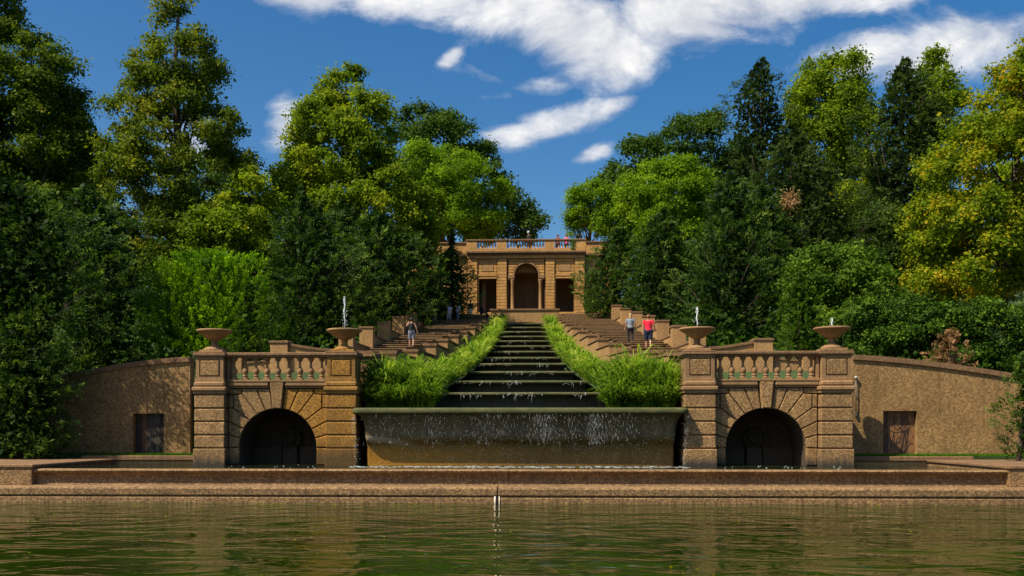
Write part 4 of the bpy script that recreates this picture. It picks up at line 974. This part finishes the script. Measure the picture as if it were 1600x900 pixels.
def evergreen(name, label, cat, px, Y, pybase, silh, mat, seed, frond=.95, leaflet=.17, dens=1.0, lift=.45, depth=.85, group=None, sparse=0., bark=BARK, droop=0.):
    frond *= 1.3; leaflet *= 1.05
    rg = np.random.default_rng(seed); rows = [(pw((l+r)/2, py, Y)[1], pw(l, py, Y)[0], pw(r, py, Y)[0]) for py, l, r in silh]
    zs = np.array([r[0] for r in rows])[::-1]; xl_ = np.array([r[1] for r in rows])[::-1]; xr_ = np.array([r[2] for r in rows])[::-1]; zt, zb_ = zs[-1], zs[0]
    bx = pw(px, 0, Y)[0]; bz = terrain(bx, Y) if pybase is None else pw(px, pybase, Y)[1]
    T = thing(name, label, cat, (bx, Y, bz), group)
    area = np.trapz(xr_-xl_, zs)
    nf_ = int(area*math.pi*.55*7.0*dens/(frond*frond)); g_ = np.linspace(zb_, zt, 300); wts = np.interp(g_, zs, xr_-xl_)+.25
    z = g_[rg.choice(300, nf_, p=wts/wts.sum())]+rg.normal(0, .05, nf_); L0, R0 = np.interp(z, zs, xl_), np.interp(z, zs, xr_); mid, hw_ = (L0+R0)/2, (R0-L0)/2
    a = rg.random(nf_)*2*math.pi; back_ = (np.sin(a) > .35) & (rg.random(nf_) < .6); a[back_] = -a[back_]
    lum = np.array([mnoise.noise(Vector((math.cos(q)*1.6+seed, math.sin(q)*1.6, zz*.42))) for q, zz in zip(a, z)])
    rr = np.clip(1-.50*rg.random(nf_)**1.8+.42*lum, .08, 1.2)
    out = np.stack([np.cos(a), np.sin(a), 0*a], 1); hy = np.minimum(hw_, 6)*depth
    tipx = mid+hw_*1.1*rr*np.cos(a); tipy = Y+hy*rr*np.sin(a)
    dr = unit(out*rg.uniform(.6, 1, nf_)[:, None]+np.stack([0*a, 0*a, lift+.35*rg.normal(size=nf_)-droop*(1-(z-zb_)/(zt-zb_))], 1)+rg.normal(size=(nf_, 3))*.22)
    fl = frond*rg.uniform(.55, 1.2, nf_)*np.clip(hw_/1.2, .45, 1)
    base = np.stack([tipx, tipy, z], 1)-dr*fl[:, None]*.75
    if sparse: k2 = (lum > -.25+sparse*.3); base, dr, fl = base[k2], dr[k2], fl[k2]; nf_ = len(fl)
    m = 26; oo = np.stack([base[:, 0]-np.interp(base[:, 2], zs, (xl_+xr_)/2), base[:, 1]-Y, 0*base[:, 2]], 1); nf0 = unit(unit(oo)*.75+np.array([0, 0, .75])+rg.normal(size=(nf_, 3))*.28); side = unit(np.cross(dr, nf0)); nrm = np.cross(side, dr)
    u = np.tile(np.linspace(.08, 1.0, m), nf_).reshape(nf_, m); sg = np.where(np.arange(m) % 2 == 0, 1., -1.)[None, :]
    spread = .30*(1.05-u)*fl[:, None]+.02
    bend = (u**2)*(-.12)*fl[:, None]
    P_ = base[:, None]+dr[:, None]*(u*fl[:, None])[..., None]+side[:, None]*(sg*spread*rg.uniform(.3, 1.1, (nf_, m)))[..., None]+np.array([0, 0, 1.])*bend[..., None]+nrm[:, None]*(rg.normal(size=(nf_, m))*.05)[..., None]
    D = unit(dr[:, None]*.9+side[:, None]*(sg*.75)[..., None]+rg.normal(size=(nf_, m, 3))*.22); U = unit(np.cross(D, nrm[:, None]+rg.normal(size=(nf_, m, 3))*.38))
    n = nf_*m; P_, D, U = P_.reshape(n, 3), D.reshape(n, 3), U.reshape(n, 3); sz = leaflet*rg.uniform(.7, 1.4, n)
    tint = np.clip(.50*np.repeat(rg.random(nf_)**1.3, m)+.25*rg.random(n)+.48*(u.reshape(n)**2.2)-.08, 0, 1)
    # inner mass: larger sprays, crown shade put into their darker tint; blocks see-through
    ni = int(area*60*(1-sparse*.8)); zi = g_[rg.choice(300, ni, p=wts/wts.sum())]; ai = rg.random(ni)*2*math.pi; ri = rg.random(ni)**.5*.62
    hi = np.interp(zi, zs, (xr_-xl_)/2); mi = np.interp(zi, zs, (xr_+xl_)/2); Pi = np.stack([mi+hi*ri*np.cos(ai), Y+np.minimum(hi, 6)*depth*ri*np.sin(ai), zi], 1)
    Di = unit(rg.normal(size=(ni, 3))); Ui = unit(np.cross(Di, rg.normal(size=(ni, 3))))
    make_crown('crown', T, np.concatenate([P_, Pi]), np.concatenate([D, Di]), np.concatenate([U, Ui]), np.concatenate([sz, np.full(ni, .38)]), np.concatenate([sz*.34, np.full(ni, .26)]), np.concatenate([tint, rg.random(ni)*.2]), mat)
    ii = rg.choice(nf_, min(nf_, 30), replace=False); mz = float(np.interp(zt-.3, zs, (xl_+xr_)/2))
    trunk(T, (bx, Y, bz-.5), (mz, Y, zt-(zt-bz)*.04), max(.08, (zt-bz)*.016), [tuple(base[i]+dr[i]*fl[i]*.3) for i in ii], bark, .06, seed)
    return T
BL, EV = broadleaf, evergreen
# --- far, on the skyline
BL('oak_tree', 'dark domed oak on the skyline left of the facade, sloping down to its arch', 'tree', 740, 76, None, [(165,640,668),(185,612,715),(212,600,755),(240,600,790),(290,602,808),(320,602,845),(350,610,868),(372,620,866)], 'oak', 101, .30, .9, .6, 1.5)
BL('oak_tree', 'dark oak on the skyline right of the facade, behind the bright rounded tree', 'tree', 1050, 78, None, [(180,1085,1130),(205,1010,1160),(225,965,1180),(250,935,1190),(275,922,1190),(320,915,1190),(370,915,1180)], 'oak', 102, .30, .9, .6, 1.5)
BL('locust_tree', 'fresh green rounded tree rising behind the left end of the facade', 'tree', 700, 60, None, [(228,640,700),(245,622,752),(270,618,785),(300,615,800),(335,615,800),(372,620,790)], 'locust', 103, .20, .95, .7, 1.1, up=.5)
BL('small_locust_tree', 'small bright yellow green tree right of the facade, people standing under its edge', 'tree', 915, 58, None, [(284,900,945),(298,884,962),(320,878,970),(345,880,970),(370,885,968)], 'locust', 104, .19, .9, .7, .9, up=.5)
BL('locust_tree', 'larger fresh green rounded tree right of the facade, between small bright tree and firs', 'tree', 1030, 54, None, [(248,1030,1085),(262,985,1110),(285,960,1122),(320,950,1125),(365,945,1120),(400,945,1110)], 'locust', 105, .20, .95, .7, 1.1, up=.5)
# --- left side, mid distance
BL('olive_tree', 'tall dark olive green tree at the left edge, its top cut by the frame', 'tree', 40, 26, None, [(-70,-90,20),(-20,-110,35),(40,-130,38),(52,-130,60),(100,-130,125),(150,-130,148),(230,-130,165),(300,-130,170),(360,-120,165),(420,-110,150)], 'olive', 106, .19, 1.0, .7, 1.05, gaps=.2)
BL('poplar_tree', 'tall conical airy tree with brownish olive leaves and sky gaps, left of centre', 'tree', 275, 24, None, [(-30,262,282),(10,245,308),(50,228,328),(95,205,352),(130,188,360),(165,160,345),(190,150,395),(235,145,412),(290,140,415),(340,150,410),(400,160,400),(440,180,390)], 'airy', 107, .18, .85, .75, .85, gaps=.55, bark=BARK)
BL('plane_tree', 'tall bright yellow green plane tree left of the oak, with lumpy narrow top', 'tree', 555, 30, None, [(98,535,570),(118,522,583),(140,495,575),(160,470,610),(190,448,632),(225,445,645),(255,425,655),(300,410,670),(345,408,690),(390,408,690),(430,420,660)], 'plane', 108, .20, 1.15, .75, .95)
BL('understorey_tree', 'olive green tree filling the gap low behind the lime bush and the dark yews', 'tree', 350, 22, None, [(262,385,425),(290,355,445),(330,310,455),(350,270,455),(385,240,460),(430,240,450),(470,250,440)], 'plane', 109, .2, 1.0, .6, 1.0)
# --- right side, mid distance
EV('hemlock_tree', 'tall thin topped grey green conifer on the skyline, right of the far oak', 'tree', 1190, 34, None, [(90,1184,1198),(112,1160,1215),(140,1142,1226),(160,1124,1238),(200,1125,1252),(250,1115,1262),(300,1120,1265),(360,1110,1275),(420,1100,1280)], 'fir', 110, .95, .19, .75, .15, sparse=.22)
BL('plane_tree', 'tall bright green plane tree with knobbly top, between two dark conifers on the right', 'tree', 1290, 36, None, [(84,1310,1345),(100,1250,1358),(118,1232,1372),(150,1222,1368),(190,1212,1375),(240,1212,1380),(300,1220,1380),(360,1230,1380)], 'plane', 111, .22, .9, .7, 1.15)
BL('ash_tree', 'green tree whose lobed top stands right behind the tall dark conifer', 'tree', 1462, 38, None, [(75,1455,1475),(92,1435,1490),(118,1425,1502),(150,1420,1512),(200,1415,1515),(260,1415,1515),(330,1415,1510)], 'plane', 112, .22, .8, .7, 1.0, gaps=.3)
EV('fir_tree', 'tall dark green conifer with bare trunk showing, in front of the lobed green tree', 'tree', 1385, 26, None, [(92,1408,1422),(112,1388,1436),(135,1366,1458),(170,1352,1482),(215,1330,1498),(260,1325,1490),(310,1325,1480),(350,1335,1465),(385,1350,1440)], 'fir', 113, .95, .19, 1.1, .1)
EV('fir_tree', 'dark conifer with a reddish dead branch, below the bright plane tree', 'tree', 1235, 22, None, [(190,1228,1240),(220,1205,1270),(260,1180,1310),(300,1165,1340),(350,1150,1370),(400,1150,1390),(450,1160,1390)], 'fir', 114, .95, .18, 1.0, .25)
BL('amber_tree', 'broad tree with yellow and orange leaves filling the right edge', 'tree', 1560, 18, None, [(70,1585,1640),(92,1560,1660),(120,1530,1680),(160,1522,1700),(210,1475,1700),(255,1435,1700),(300,1415,1700),(350,1412,1700),(400,1410,1700),(430,1405,1690),(455,1420,1690),(470,1430,1580)], 'amber', 115, .19, 1.0, .75, 1.05)
BL('dark_understorey_tree', 'shaded dark green tree between dark conifer and amber tree', 'tree', 1400, 24, None, [(330,1350,1430),(360,1320,1440),(400,1310,1450),(450,1310,1450)], 'oak', 116, .22, .9, .6, 1.0)
# --- yews along the stairs, left then right
gL, gR = 'dark yews along the left stairs', 'dark yews along the right stairs'
EV('yew_tree', 'farthest left yew, touching the facade wall, with one slim leader', 'yew', 705, 33, None, [(352,704,708),(385,698,715),(402,680,724),(430,652,744),(465,648,746),(492,652,738),(508,662,720)], 'yew', 120, .8, .16, 1.9, .35, group=gL)
EV('yew_tree', 'dark yew left of the farthest one, its foot behind the climbing wall posts', 'yew', 650, 27, None, [(362,655,662),(380,625,680),(405,605,692),(440,598,700),(480,598,695),(515,610,690)], 'yew', 121, .85, .17, 1., .35, group=gL)
EV('yew_tree', 'broad dark yew behind the man in shorts', 'yew', 585, 20, None, [(332,575,600),(352,545,630),(385,525,655),(430,515,668),(480,515,665),(525,530,650)], 'yew', 122, .95, .17, 1., .35, group=gL)
EV('yew_tree', 'large pointed dark yew behind the tall water jet', 'yew', 470, 13, None, [(292,466,472),(312,452,490),(345,430,530),(385,415,560),(430,405,580),(480,400,590),(520,405,580),(556,415,570)], 'yew', 123, 1.0, .17, 1., .4, group=gL)
EV('yew_sapling', 'small light green conifer sapling above the left balustrade', 'conifer', 385, 6.5, None, [(440,388,392),(465,374,404),(495,364,412),(525,358,416),(550,356,418)], 'holly', 124, .55, .12, 1., .5, depth=.6)
EV('lime_bush', 'big rounded bush with bright lime green upright shoots, left of the pavilion', 'bush', 320, 9, None, [(392,285,380),(402,258,398),(425,238,412),(455,226,418),(490,220,420),(525,222,418),(560,230,410)], 'lime', 125, .62, .13, 1.5, 1.3, depth=.6)
EV('dark_evergreen', 'huge dark evergreen mass at the left edge, overhanging the basin corner', 'evergreen', 40, 1.5, 712, [(285,-80,60),(310,-120,95),(350,-140,150),(400,-150,185),(450,-150,170),(500,-150,150),(560,-150,112),(620,-150,108),(670,-150,100),(706,-150,92)], 'yew', 126, .95, .16, .9, .3, depth=.38)
EV('dark_evergreen', 'dense low evergreen at the left edge hiding the end of the retaining wall', 'evergreen', 55, .6, 712, [(490,25,70),(530,-10,100),(580,-30,116),(640,-40,116),(690,-40,110),(710,-40,100)], 'yew', 140, .7, .15, 1.4, .2, depth=.5)
EV('dark_evergreen', 'dark evergreen rising behind the left retaining wall beside the lime bush', 'evergreen', 165, 7, None, [(290,120,150),(320,85,190),(370,75,230),(420,70,248),(470,70,240),(520,75,232),(575,80,235)], 'yew', 127, .95, .16, .95, .35)
EV('yew_tree', 'farthest right yew, pressed against the facade, rounded', 'yew', 955, 34, None, [(354,962,978),(372,945,990),(395,924,1000),(430,904,1004),(465,904,1004),(497,920,1000)], 'yew', 130, .8, .16, 1.7, .35, group=gR)
EV('yew_tree', 'dark green yew behind the woman in grey', 'yew', 1025, 25, None, [(328,1030,1048),(350,1000,1075),(385,980,1090),(430,975,1095),(475,975,1090),(512,985,1080)], 'yew', 131, .9, .17, 1., .35, group=gR)
EV('yew_tree', 'largest right yew, behind the bowl with the medium jet', 'yew', 1130, 15, None, [(268,1135,1150),(300,1110,1180),(340,1080,1210),(390,1060,1225),(440,1050,1235),(490,1045,1235),(535,1055,1225)], 'yew', 132, 1.0, .17, 1., .4, group=gR)
BL('holly_tree', 'mid green layered shrub tree right of the largest yew', 'tree', 1300, 12, None, [(385,1275,1340),(400,1240,1385),(430,1222,1405),(465,1215,1420),(500,1215,1420),(530,1220,1415)], 'holly', 133, .15, 1.0, .6, .8)
EV('holly_sapling', 'small bright green upright sapling beside the outer right bowl', 'conifer', 1250, 7.5, None, [(428,1246,1252),(450,1232,1268),(480,1222,1282),(515,1218,1290),(545,1215,1290)], 'holly', 134, .6, .13, 1., .6, depth=.6)
BL('hedge', 'clipped broad dark green hedge along the top of the right retaining wall', 'hedge', 1470, 8, None, [(468,1345,1440),(482,1320,1485),(488,1310,1720),(505,1310,1720),(530,1310,1720),(560,1330,1720),(585,1400,1720)], 'hedge', 135, .13, 1.15, .22, .75)
EV('dead_shrub', 'brown dead conifer shrub poking over the right retaining wall', 'shrub', 1480, 4.8, None, [(512,1480,1492),(528,1462,1502),(548,1450,1512),(572,1446,1516)], 'dead', 136, .5, .09, 1.0, .8, depth=.5, sparse=.5)
EV('corner_yew', 'young yew at the right edge, in front of the retaining wall end', 'evergreen', 1590, -.5, 708, [(540,1600,1625),(575,1580,1650),(610,1570,1680),(650,1566,1690),(690,1572,1690),(708,1585,1680)], 'yew', 137, .65, .13, 1., .45, depth=.5)
EV('hillside_yew', 'dark yew between the left plane tree and the jet yew, standing farther uphill', 'yew', 530, 24, None, [(310,528,540),(335,500,575),(380,480,590),(430,470,600),(480,475,600)], 'yew', 138, .95, .17, .9, .35, group=gL)
EV('hillside_yew', 'dark fir beside the right stairs, between largest yew and dead branch', 'yew', 1180, 20, None, [(285,1180,1195),(315,1150,1215),(360,1120,1250),(420,1110,1270),(480,1110,1270)], 'yew', 139, .95, .17, .9, .35, group=gR)
# the reddish dead branch on the fir
x, z = pw(1235, 312, 17.5)
T = bpy.data.objects['fir_tree.001']
rg = np.random.default_rng(9); n = 420; C = rg.normal(size=(n,3))*np.array([.20,.15,.24]); D = unit(rg.normal(size=(n,3))*.5+unit(C)+np.array([0,0,-.5])); U = unit(np.cross(D, rg.normal(size=(n,3))))
Vq, Fq = leafquads(C+D*.1, D, U, .22, .05); link('dead_branch', npmesh('dead_branch', Vq, Fq, np.repeat(rg.random(n), 4)), LM['dead'], T, (x-T.location.x, 17.5-T.location.y, z-T.location.z), label='reddish brown dead branch')
# trees farther out on either flank and a wood closing the hill, off to the sides of the view
r4 = random.Random(5)
for i, (x, Y, h, w, mt) in enumerate([(-36,30,17,6,'oak'),(-44,16,16,6,'olive'),(40,34,17,6,'plane'),(47,20,16,6,'oak'),(-30,52,16,6,'oak'),(33,56,16,6,'oak')]):
    s, c = math.sin(YAW), math.cos(YAW)
    def topx(X, Z): dx, dy = X-CX, Y-CY; d = -dx*s+dy*c; return PX0+FPX*(dx*c+dy*s)/d, HOR-(Z-CZ)*FPX/d
    bz = terrain(x, Y); rows = []
    for f, k2 in ((1, .2), (.9, .55), (.75, .85), (.5, 1), (.3, .9), (.18, .6)):
        l_, py = topx(x-w*k2, bz+h*f); r_, _ = topx(x+w*k2, bz+h*f); rows.append((py, l_, r_))
    BL('hill_tree', ['dark oak on the hillside past the left edge of the view', 'olive tree low on the slope beyond the left evergreens', 'bright green tree on the hillside past the right edge', 'dark tree low on the slope beyond the amber tree', 'dark oak uphill behind the tall left trees', 'dark oak uphill behind the tall right trees'][i], 'tree', topx(x, bz)[0], Y, None, rows, mt, 200+i, .32, .6, .8, 1.6, group='trees on the outer hillside')
# wood behind everything: reads as one dark mass low between the trunks
rg = np.random.default_rng(77); n = 34000
X = rg.uniform(-75, 75, n); X = np.where(np.abs(X-1) < 9, X+np.sign(X-1)*12, X); Yv = rg.uniform(46, 60, n); Z = 10.5+7.2*rg.random(n)**.8+.04*np.abs(X)
Z *= 1
C = np.stack([X, Yv, Z], 1); D = unit(rg.normal(size=(n,3))); U = unit(np.cross(D, rg.normal(size=(n,3))))
k2 = (np.abs(X) > 10); C, D, U = C[k2], D[k2], U[k2]; n = len(C)
Vq, Fq = leafquads(C, D, U, .75, .55); link('far_woods', npmesh('far_woods', Vq, Fq, np.repeat(rg.random(n)*.5, 4)), LM['oak'], kind='stuff', label='dark wooded undergrowth filling the hill behind the tall trees', cat='woods')
rg = np.random.default_rng(78); n = 42000
X = np.concatenate([rg.uniform(-40, -9.5, n//2), rg.uniform(9.5, 40, n//2)]); Yv = rg.uniform(5, 44, len(X)); hh = np.array([terrain(x, y) for x, y in zip(X, Yv)])
ok = ~((X > 18) & (Yv > 12) & (Yv < 40)) & ~((np.abs(X) < 14.5) & (Yv < 8.5)); X, Yv, hh = X[ok], Yv[ok], hh[ok]; n = len(X)
C = np.stack([X, Yv, hh+rg.random(n)**1.5*1.1], 1); D = unit(rg.normal(size=(n,3))+np.array([0,0,.6])); U = unit(np.cross(D, rg.normal(size=(n,3)))); Vq, Fq = leafquads(C, D, U, .30, .2)
link('undergrowth', npmesh('undergrowth', Vq, Fq, np.repeat(rg.random(n)*.7, 4)), LM['hedge'], kind='stuff', label='low dark undergrowth covering the slopes beneath the trees', cat='undergrowth')

# ------------------------------------------------------------------ people
SKIN = plain('skin', (.42, .22, .14), .55, var=.06); SKIND = plain('brown_skin', (.20, .09, .05), .55, var=.06)
HAIRD = plain('dark_hair', (.02, .013, .01), .6); HAIRB = plain('blonde_hair', (.50, .34, .15), .6); HAIRR = plain('auburn_hair', (.22, .09, .035), .6)
def cloth(n_, c_): return plain(n_, c_, .85, var=.12, scale=14)
def caps(b, a, c_, r0, r1, n=10):
    a, c_ = Vector(a), Vector(c_); b.tube([a, a.lerp(c_, .5), c_], [r0, (r0+r1)/2, r1], n); b.ball(a, r0, n, 6); b.ball(c_, r1, n, 6)
def remeshed(name, b, vox, mat, parent, smooth=4):
    o = b.build(name, mat, parent); m_ = o.modifiers.new('r', 'REMESH'); m_.mode = 'VOXEL'; m_.voxel_size = vox; m_.use_smooth_shade = True
    s2 = o.modifiers.new('s', 'SMOOTH'); s2.factor = .5; s2.iterations = smooth
    dg = bpy.context.evaluated_depsgraph_get(); me = bpy.data.meshes.new_from_object(o.evaluated_get(dg)); o.modifiers.clear(); o.data = me
    return o
def person(label, x, Y, z, H, face, skin, hair, hairlen, top, topc, legc, legs, armL, armR, shoe=None, group=None, vox=.014, seated=False, sleeves=.5, stride=.18, lean=0., build_=1.0):
    """face: heading (0 = away from the camera). Body stands at the origin, then scaled to height H"""
    T = thing('person', label, 'person', (x, Y, z), group); T.rotation_euler = (0, 0, face); k = H/1.75; T.scale = (k, k, k)
    b = MB(); w = build_
    hip = .93; 
    kL = [(-.10*w, 0, hip), (-.11, stride*.45+.03, .50), (-.11, stride*.55-.02, .08)]; kR = [(.10*w, 0, hip), (.11, -stride*.1+.05, .50), (.11, -stride-.06, .10)]
    if seated:
        hip = .42; kL = [(-.10, 0, .42), (-.13, .42, .46), (-.13, .50, .06)]; kR = [(.10, 0, .42), (.13, .40, .44), (.15, .62, .06)]
    legl = [kL, kR]; t0 = hip
    sh = t0+.50; nk = t0+.56; hd = t0+.70
    def ln(v): return (v[0], v[1]+lean*(v[2]-t0), v[2])
    torso = [((0,0,t0), .155*w, .12*w), ((0,.01,t0+.12), .135*w, .105*w), ((0,.0,t0+.28), .15*w, .115), ((0,0,t0+.42), .165*w, .115), ((0,0,t0+.50), .13*w, .085)]
    def tor(bb, grow=0., z1=9):
        n = 14; vs = []; rows_ = [q for q in torso if q[0][2] <= z1]
        for (c_, rx, ry) in rows_:
            for i in range(n): a = 2*math.pi*i/n; p_ = ln((c_[0]+(rx+grow)*math.cos(a), c_[1]+(ry+grow)*math.sin(a), c_[2])); vs.append(p_)
        m_ = len(rows_); bb.add(vs, [(i+j*n, (i+1) % n+j*n, (i+1) % n+(j+1)*n, i+(j+1)*n) for j in range(m_-1) for i in range(n)]+[tuple(range(n)), tuple(i+(m_-1)*n for i in range(n))])
    tor(b); b.ball(ln((0, 0, t0-.02)), .15*w, 12, 8, (1, .85, .8)); b.ball(ln((0,0,t0+.48)), .12, 12, 7, (1.35, .75, .5))
    caps(b, ln((0, 0, nk-.03)), ln((0, .01, nk+.08)), .058, .05)
    b.ball(ln((0, .015, hd)), .1, 14, 10, (.80, 1.0, 1.22)); b.ball(ln((0, .05, hd-.07)), .06, 10, 6, (.8, .8, .9)); b.ball(ln((0, .115, hd-.01)), .016, 8, 5, (.8, 1, 1.6))
    for s_ in (-1, 1): b.ball(ln((s_*.082, .005, hd-.005)), .022, 8, 5, (.4, .8, 1.3)); b.ball(ln((s_*.032, .098, hd+.012)), .013, 6, 4)
    b.ball(ln((0, .10, hd-.055)), .02, 8, 4, (1.3, .5, .4))
    for lg in legl:
        caps(b, lg[0], lg[1], .088*w, .058); caps(b, lg[1], lg[2], .058, .038); a = lg[2]
        b.ball((a[0], a[1]+.06, a[2]-.045), .05, 10, 6, (.85, 2.3, .75)); b.ball((a[0], a[1], a[2]-.03), .045, 8, 6)
    arms = []
    for s_, (el_, wr) in ((-1, armL), (1, armR)):
        S_ = ln((s_*.175*w, 0, sh-.03)); el_ = ln((s_*el_[0], el_[1], t0+el_[2])); wr = ln((s_*wr[0], wr[1], t0+wr[2])); caps(b, S_, el_, .05*w, .038); caps(b, el_, wr, .038, .026)
        d = (Vector(wr)-Vector(el_)).normalized(); sd = d.cross(Vector((0, 1, 0))); sd = sd.normalized() if sd.length > .1 else Vector((1, 0, 0)); up_ = d.cross(sd)
        pc = Vector(wr)+d*.05; caps(b, Vector(wr), pc+d*.02, .026, .03)
        for q, (of, ll) in enumerate(((-.030, .062), (-.011, .075), (.010, .070), (.029, .055))):
            s1 = pc+d*.03+sd*of; s2_ = s1+d*ll*.5; s3 = s2_+d*ll*.4-up_*ll*.35*s_; b.tube([s1-d*.02, s2_, s3], [.011, .0105, .008], 6)
        t1 = Vector(wr)+d*.02+sd*-.028; b.tube([t1, t1+d*.02-sd*.03, t1+d*.05-sd*.036], [.012, .011, .008], 6)
        arms.append((S_, el_, wr))
    remeshed('body', b, vox, skin, T)
    # hair
    b = MB(); b.ball(ln((0, -.012, hd+.022)), .108, 14, 10, (.86, 1.0, 1.08))
    if hairlen > 0:
        b.ball(ln((0, -.055, hd-.07)), .085, 12, 8, (.95, .6, 1.0+hairlen*2)); 
    if hairlen < 0: b.ball(ln((0, -.10, hd+.06)), .045, 8, 6)
    o = remeshed('hair', b, vox, hair, T, 2)
    # top
    b = MB(); tor(b, .022); b.ball(ln((0,0,t0+.46)), .135, 12, 7, (1.42*w, .78, .5)); b.ball(ln((0, 0, t0+.02)), .165*w, 12, 8, (1.04, .85, .6))
    for (S_, el_, wr) in arms:
        if sleeves > 0: caps(b, S_, Vector(S_).lerp(Vector(el_), sleeves), .066*w, .054*w)
    remeshed(top[0], b, vox, top[1], T, 2)
    # legs
    b = MB(); b.ball(ln((0, 0, t0-.04)), .165*w, 12, 8, (1.02, .86, .8)); tor(b, .012, t0+.15) if False else None
    for lg in legl:
        c0, c1, c2 = [Vector(v) for v in lg]
        if legs > 1: caps(b, c0, c1, .100*w, .07); caps(b, c1, c1.lerp(c2, legs-1), .07, .055)
        else: caps(b, c0, c0.lerp(c1, legs), .108*w, .095*w)
    if legs < 1.15 and not seated: caps(b, legl[0][0], Vector(legl[0][0]).lerp(Vector(legl[1][1]), .45), .10*w, .08)
    remeshed(legc[0], b, vox, legc[1], T, 2)
    if shoe is not None:
        for lg in legl:
            a = lg[2]; b = MB(); b.ball((a[0], a[1]+.05, a[2]-.05), .057, 10, 7, (.9, 2.35, .8)); b.build('shoe', shoe, T)
    return T
rest = ((.235, -.03, .23), (.225, .05, -.02))
sz_ = lambda Y: stair_z(Y)
navy = cloth('navy_cloth', (.012, .022, .055)); blackc = cloth('black_cloth', (.012, .012, .016)); greyc = cloth('grey_tee_cloth', (.20, .23, .28)); redc = cloth('raspberry_cloth', (.72, .012, .045)); shoec = cloth('dark_shoe', (.02, .02, .03)); white_ = cloth('pale_cloth', (.55, .58, .62)); plaid = cloth('plaid_cloth', (.18, .19, .26)); teal = cloth('teal_cloth', (.02, .35, .5)); pinkc = cloth('pink_cloth', (.6, .08, .25)); lav = cloth('lavender_cloth', (.38, .35, .55))
def stepz(Y): i = int((Y-5.12)/1.16); return stair_z(5.2+i*1.16+.1)
def place(px, Y): return pw(px, 0, Y)[0]
YW = 10.2
person('woman in a raspberry red tee and navy knee length shorts climbing the right stairs', place(1013, YW), YW, stepz(YW)-.01, 1.74, -.1, SKIN, HAIRR, 0, ('tee', redc), None, ('shorts', navy), 1.0, rest, ((.27, -.06, .27), (.36, .06, .07)), shoec, 'people on the right stairs', .012, sleeves=.6, build_=1.18, stride=.14)
YW = 12.2
T = person('woman in a grey tee and black leggings carrying a green bottle on the right stairs', place(985, YW), YW, stepz(YW)-.01, 1.62, -.1, SKIN, HAIRB, .35, ('tee', greyc), None, ('leggings', blackc), 1.92, ((.26, -.02, .24), (.30, .05, -.02)), ((.26, -.02, .24), (.28, .14, .02)), shoec, 'people on the right stairs', .012, sleeves=.6, build_=1.12, stride=.08)
b = MB(); b.lathe([(.03,0),(.035,.02),(.035,.15),(.018,.19),(.018,.22)], n=10)
b.build('green_bottle', plain('green_plastic', (.25, .75, .15), .3), None, (place(985, 12.3)+.30, 12.35, stepz(12.2)+.72), label='bright green bottle held by the woman in grey', cat='bottle')
YW = 11.4
person('man in a dark tank top and plaid shorts climbing the left stairs, one hand raised', place(643, YW), YW, stepz(YW)-.01, 1.56, .05, SKIN, HAIRD, 0, ('tank_top', blackc), None, ('shorts', plaid), .95, ((.30, .02, .32), (.22, .16, .52)), ((.28, -.02, .26), (.34, .02, .02)), shoec, None, .012, sleeves=0, stride=.12)
YW = 33.0
person('person in a pale skirt standing near the top of the left stairs', place(735, YW), YW, stepz(YW)-.01, 1.42, .1, SKIND, HAIRD, .2, ('top', blackc), None, ('skirt', white_), 1.15, rest, rest, None, 'people at the top of the left stairs', .02, sleeves=.3, stride=.10)
YW = 34.2; xs_ = place(752, YW)
person('person in black sitting on the wall end near the top of the left stairs', xs_, YW, stepz(YW)+.02, 1.6, -1.4, SKIND, HAIRD, 0, ('jacket', blackc), None, ('trousers', blackc), 1.9, rest, ((.24, .1, .24), (.2, .3, .1)), shoec, 'people at the top of the left stairs', .02, seated=True, sleeves=1)
YW = 27.5
person('person in lavender top leaning by a wall post on the left stairs', place(702, YW), YW, stepz(YW)-.01, 1.5, .8, SKIND, HAIRD, 0, ('top', lav), None, ('shorts', plaid), .95, rest, rest, None, 'people at the top of the left stairs', .02, sleeves=.5, stride=.2, lean=-.15)
YW = 31.5
person('person in white bending in the yew shade beside the left stairs', place(715, YW), YW, stepz(YW)-.01, 1.45, -.8, SKIND, HAIRD, 0, ('shirt', white_), None, ('trousers', plaid), 1.9, rest, rest, None, 'people at the top of the left stairs', .02, sleeves=.8, stride=.1, lean=.3)
# visitors at the upper balustrade, heads above the rail
for px, lab, tp, hr in ((826, 'person with light hair behind the facade balustrade, above its arch', blackc, white_), (871.5, 'person in a dark red top behind the balustrade, left of the pink one', cloth('dark_red_cloth', (.22, .03, .04)), HAIRR), (885, 'person in pink behind the balustrade, right of the dark red one', pinkc, HAIRR)):
    YW = FY+1.3; xx, zt = pw(px, 366 if px > 850 else 361, YW); zf = Z0+fZ(208)+.0
    person(lab, xx, YW, zf, max(1.2, zt-zf), .3+px*.01+3, SKIND if px < 880 else SKIN, hr, 0, ('top', tp), None, ('trousers', blackc), 1.9, rest, rest, None, 'people on the upper terrace', .022, sleeves=.8, stride=.02)
# picnickers on the lawn under the amber tree
for px, py, Y, tp, lab, skn in ((1548, 478, 24, pinkc, 'person in pink sitting on the slope under the amber tree', SKIND), (1572, 470, 24.5, navy, 'person in dark blue sitting farther right under the amber tree', SKIND), (1565, 486, 22.5, teal, 'person in turquoise sitting lowest on the grass under the amber tree', SKIN)):
    xx, zz_ = pw(px, py, Y)
    person(lab, xx, Y, terrain(xx, Y)-.05, 1.6, 1.2+px*.3, skn, HAIRD, 0, ('top', tp), None, ('trousers', plaid), 1.9, rest, ((.24, .1, .24), (.2, .3, .1)), None, 'picnickers under the amber tree', .022, seated=True, sleeves=.6)
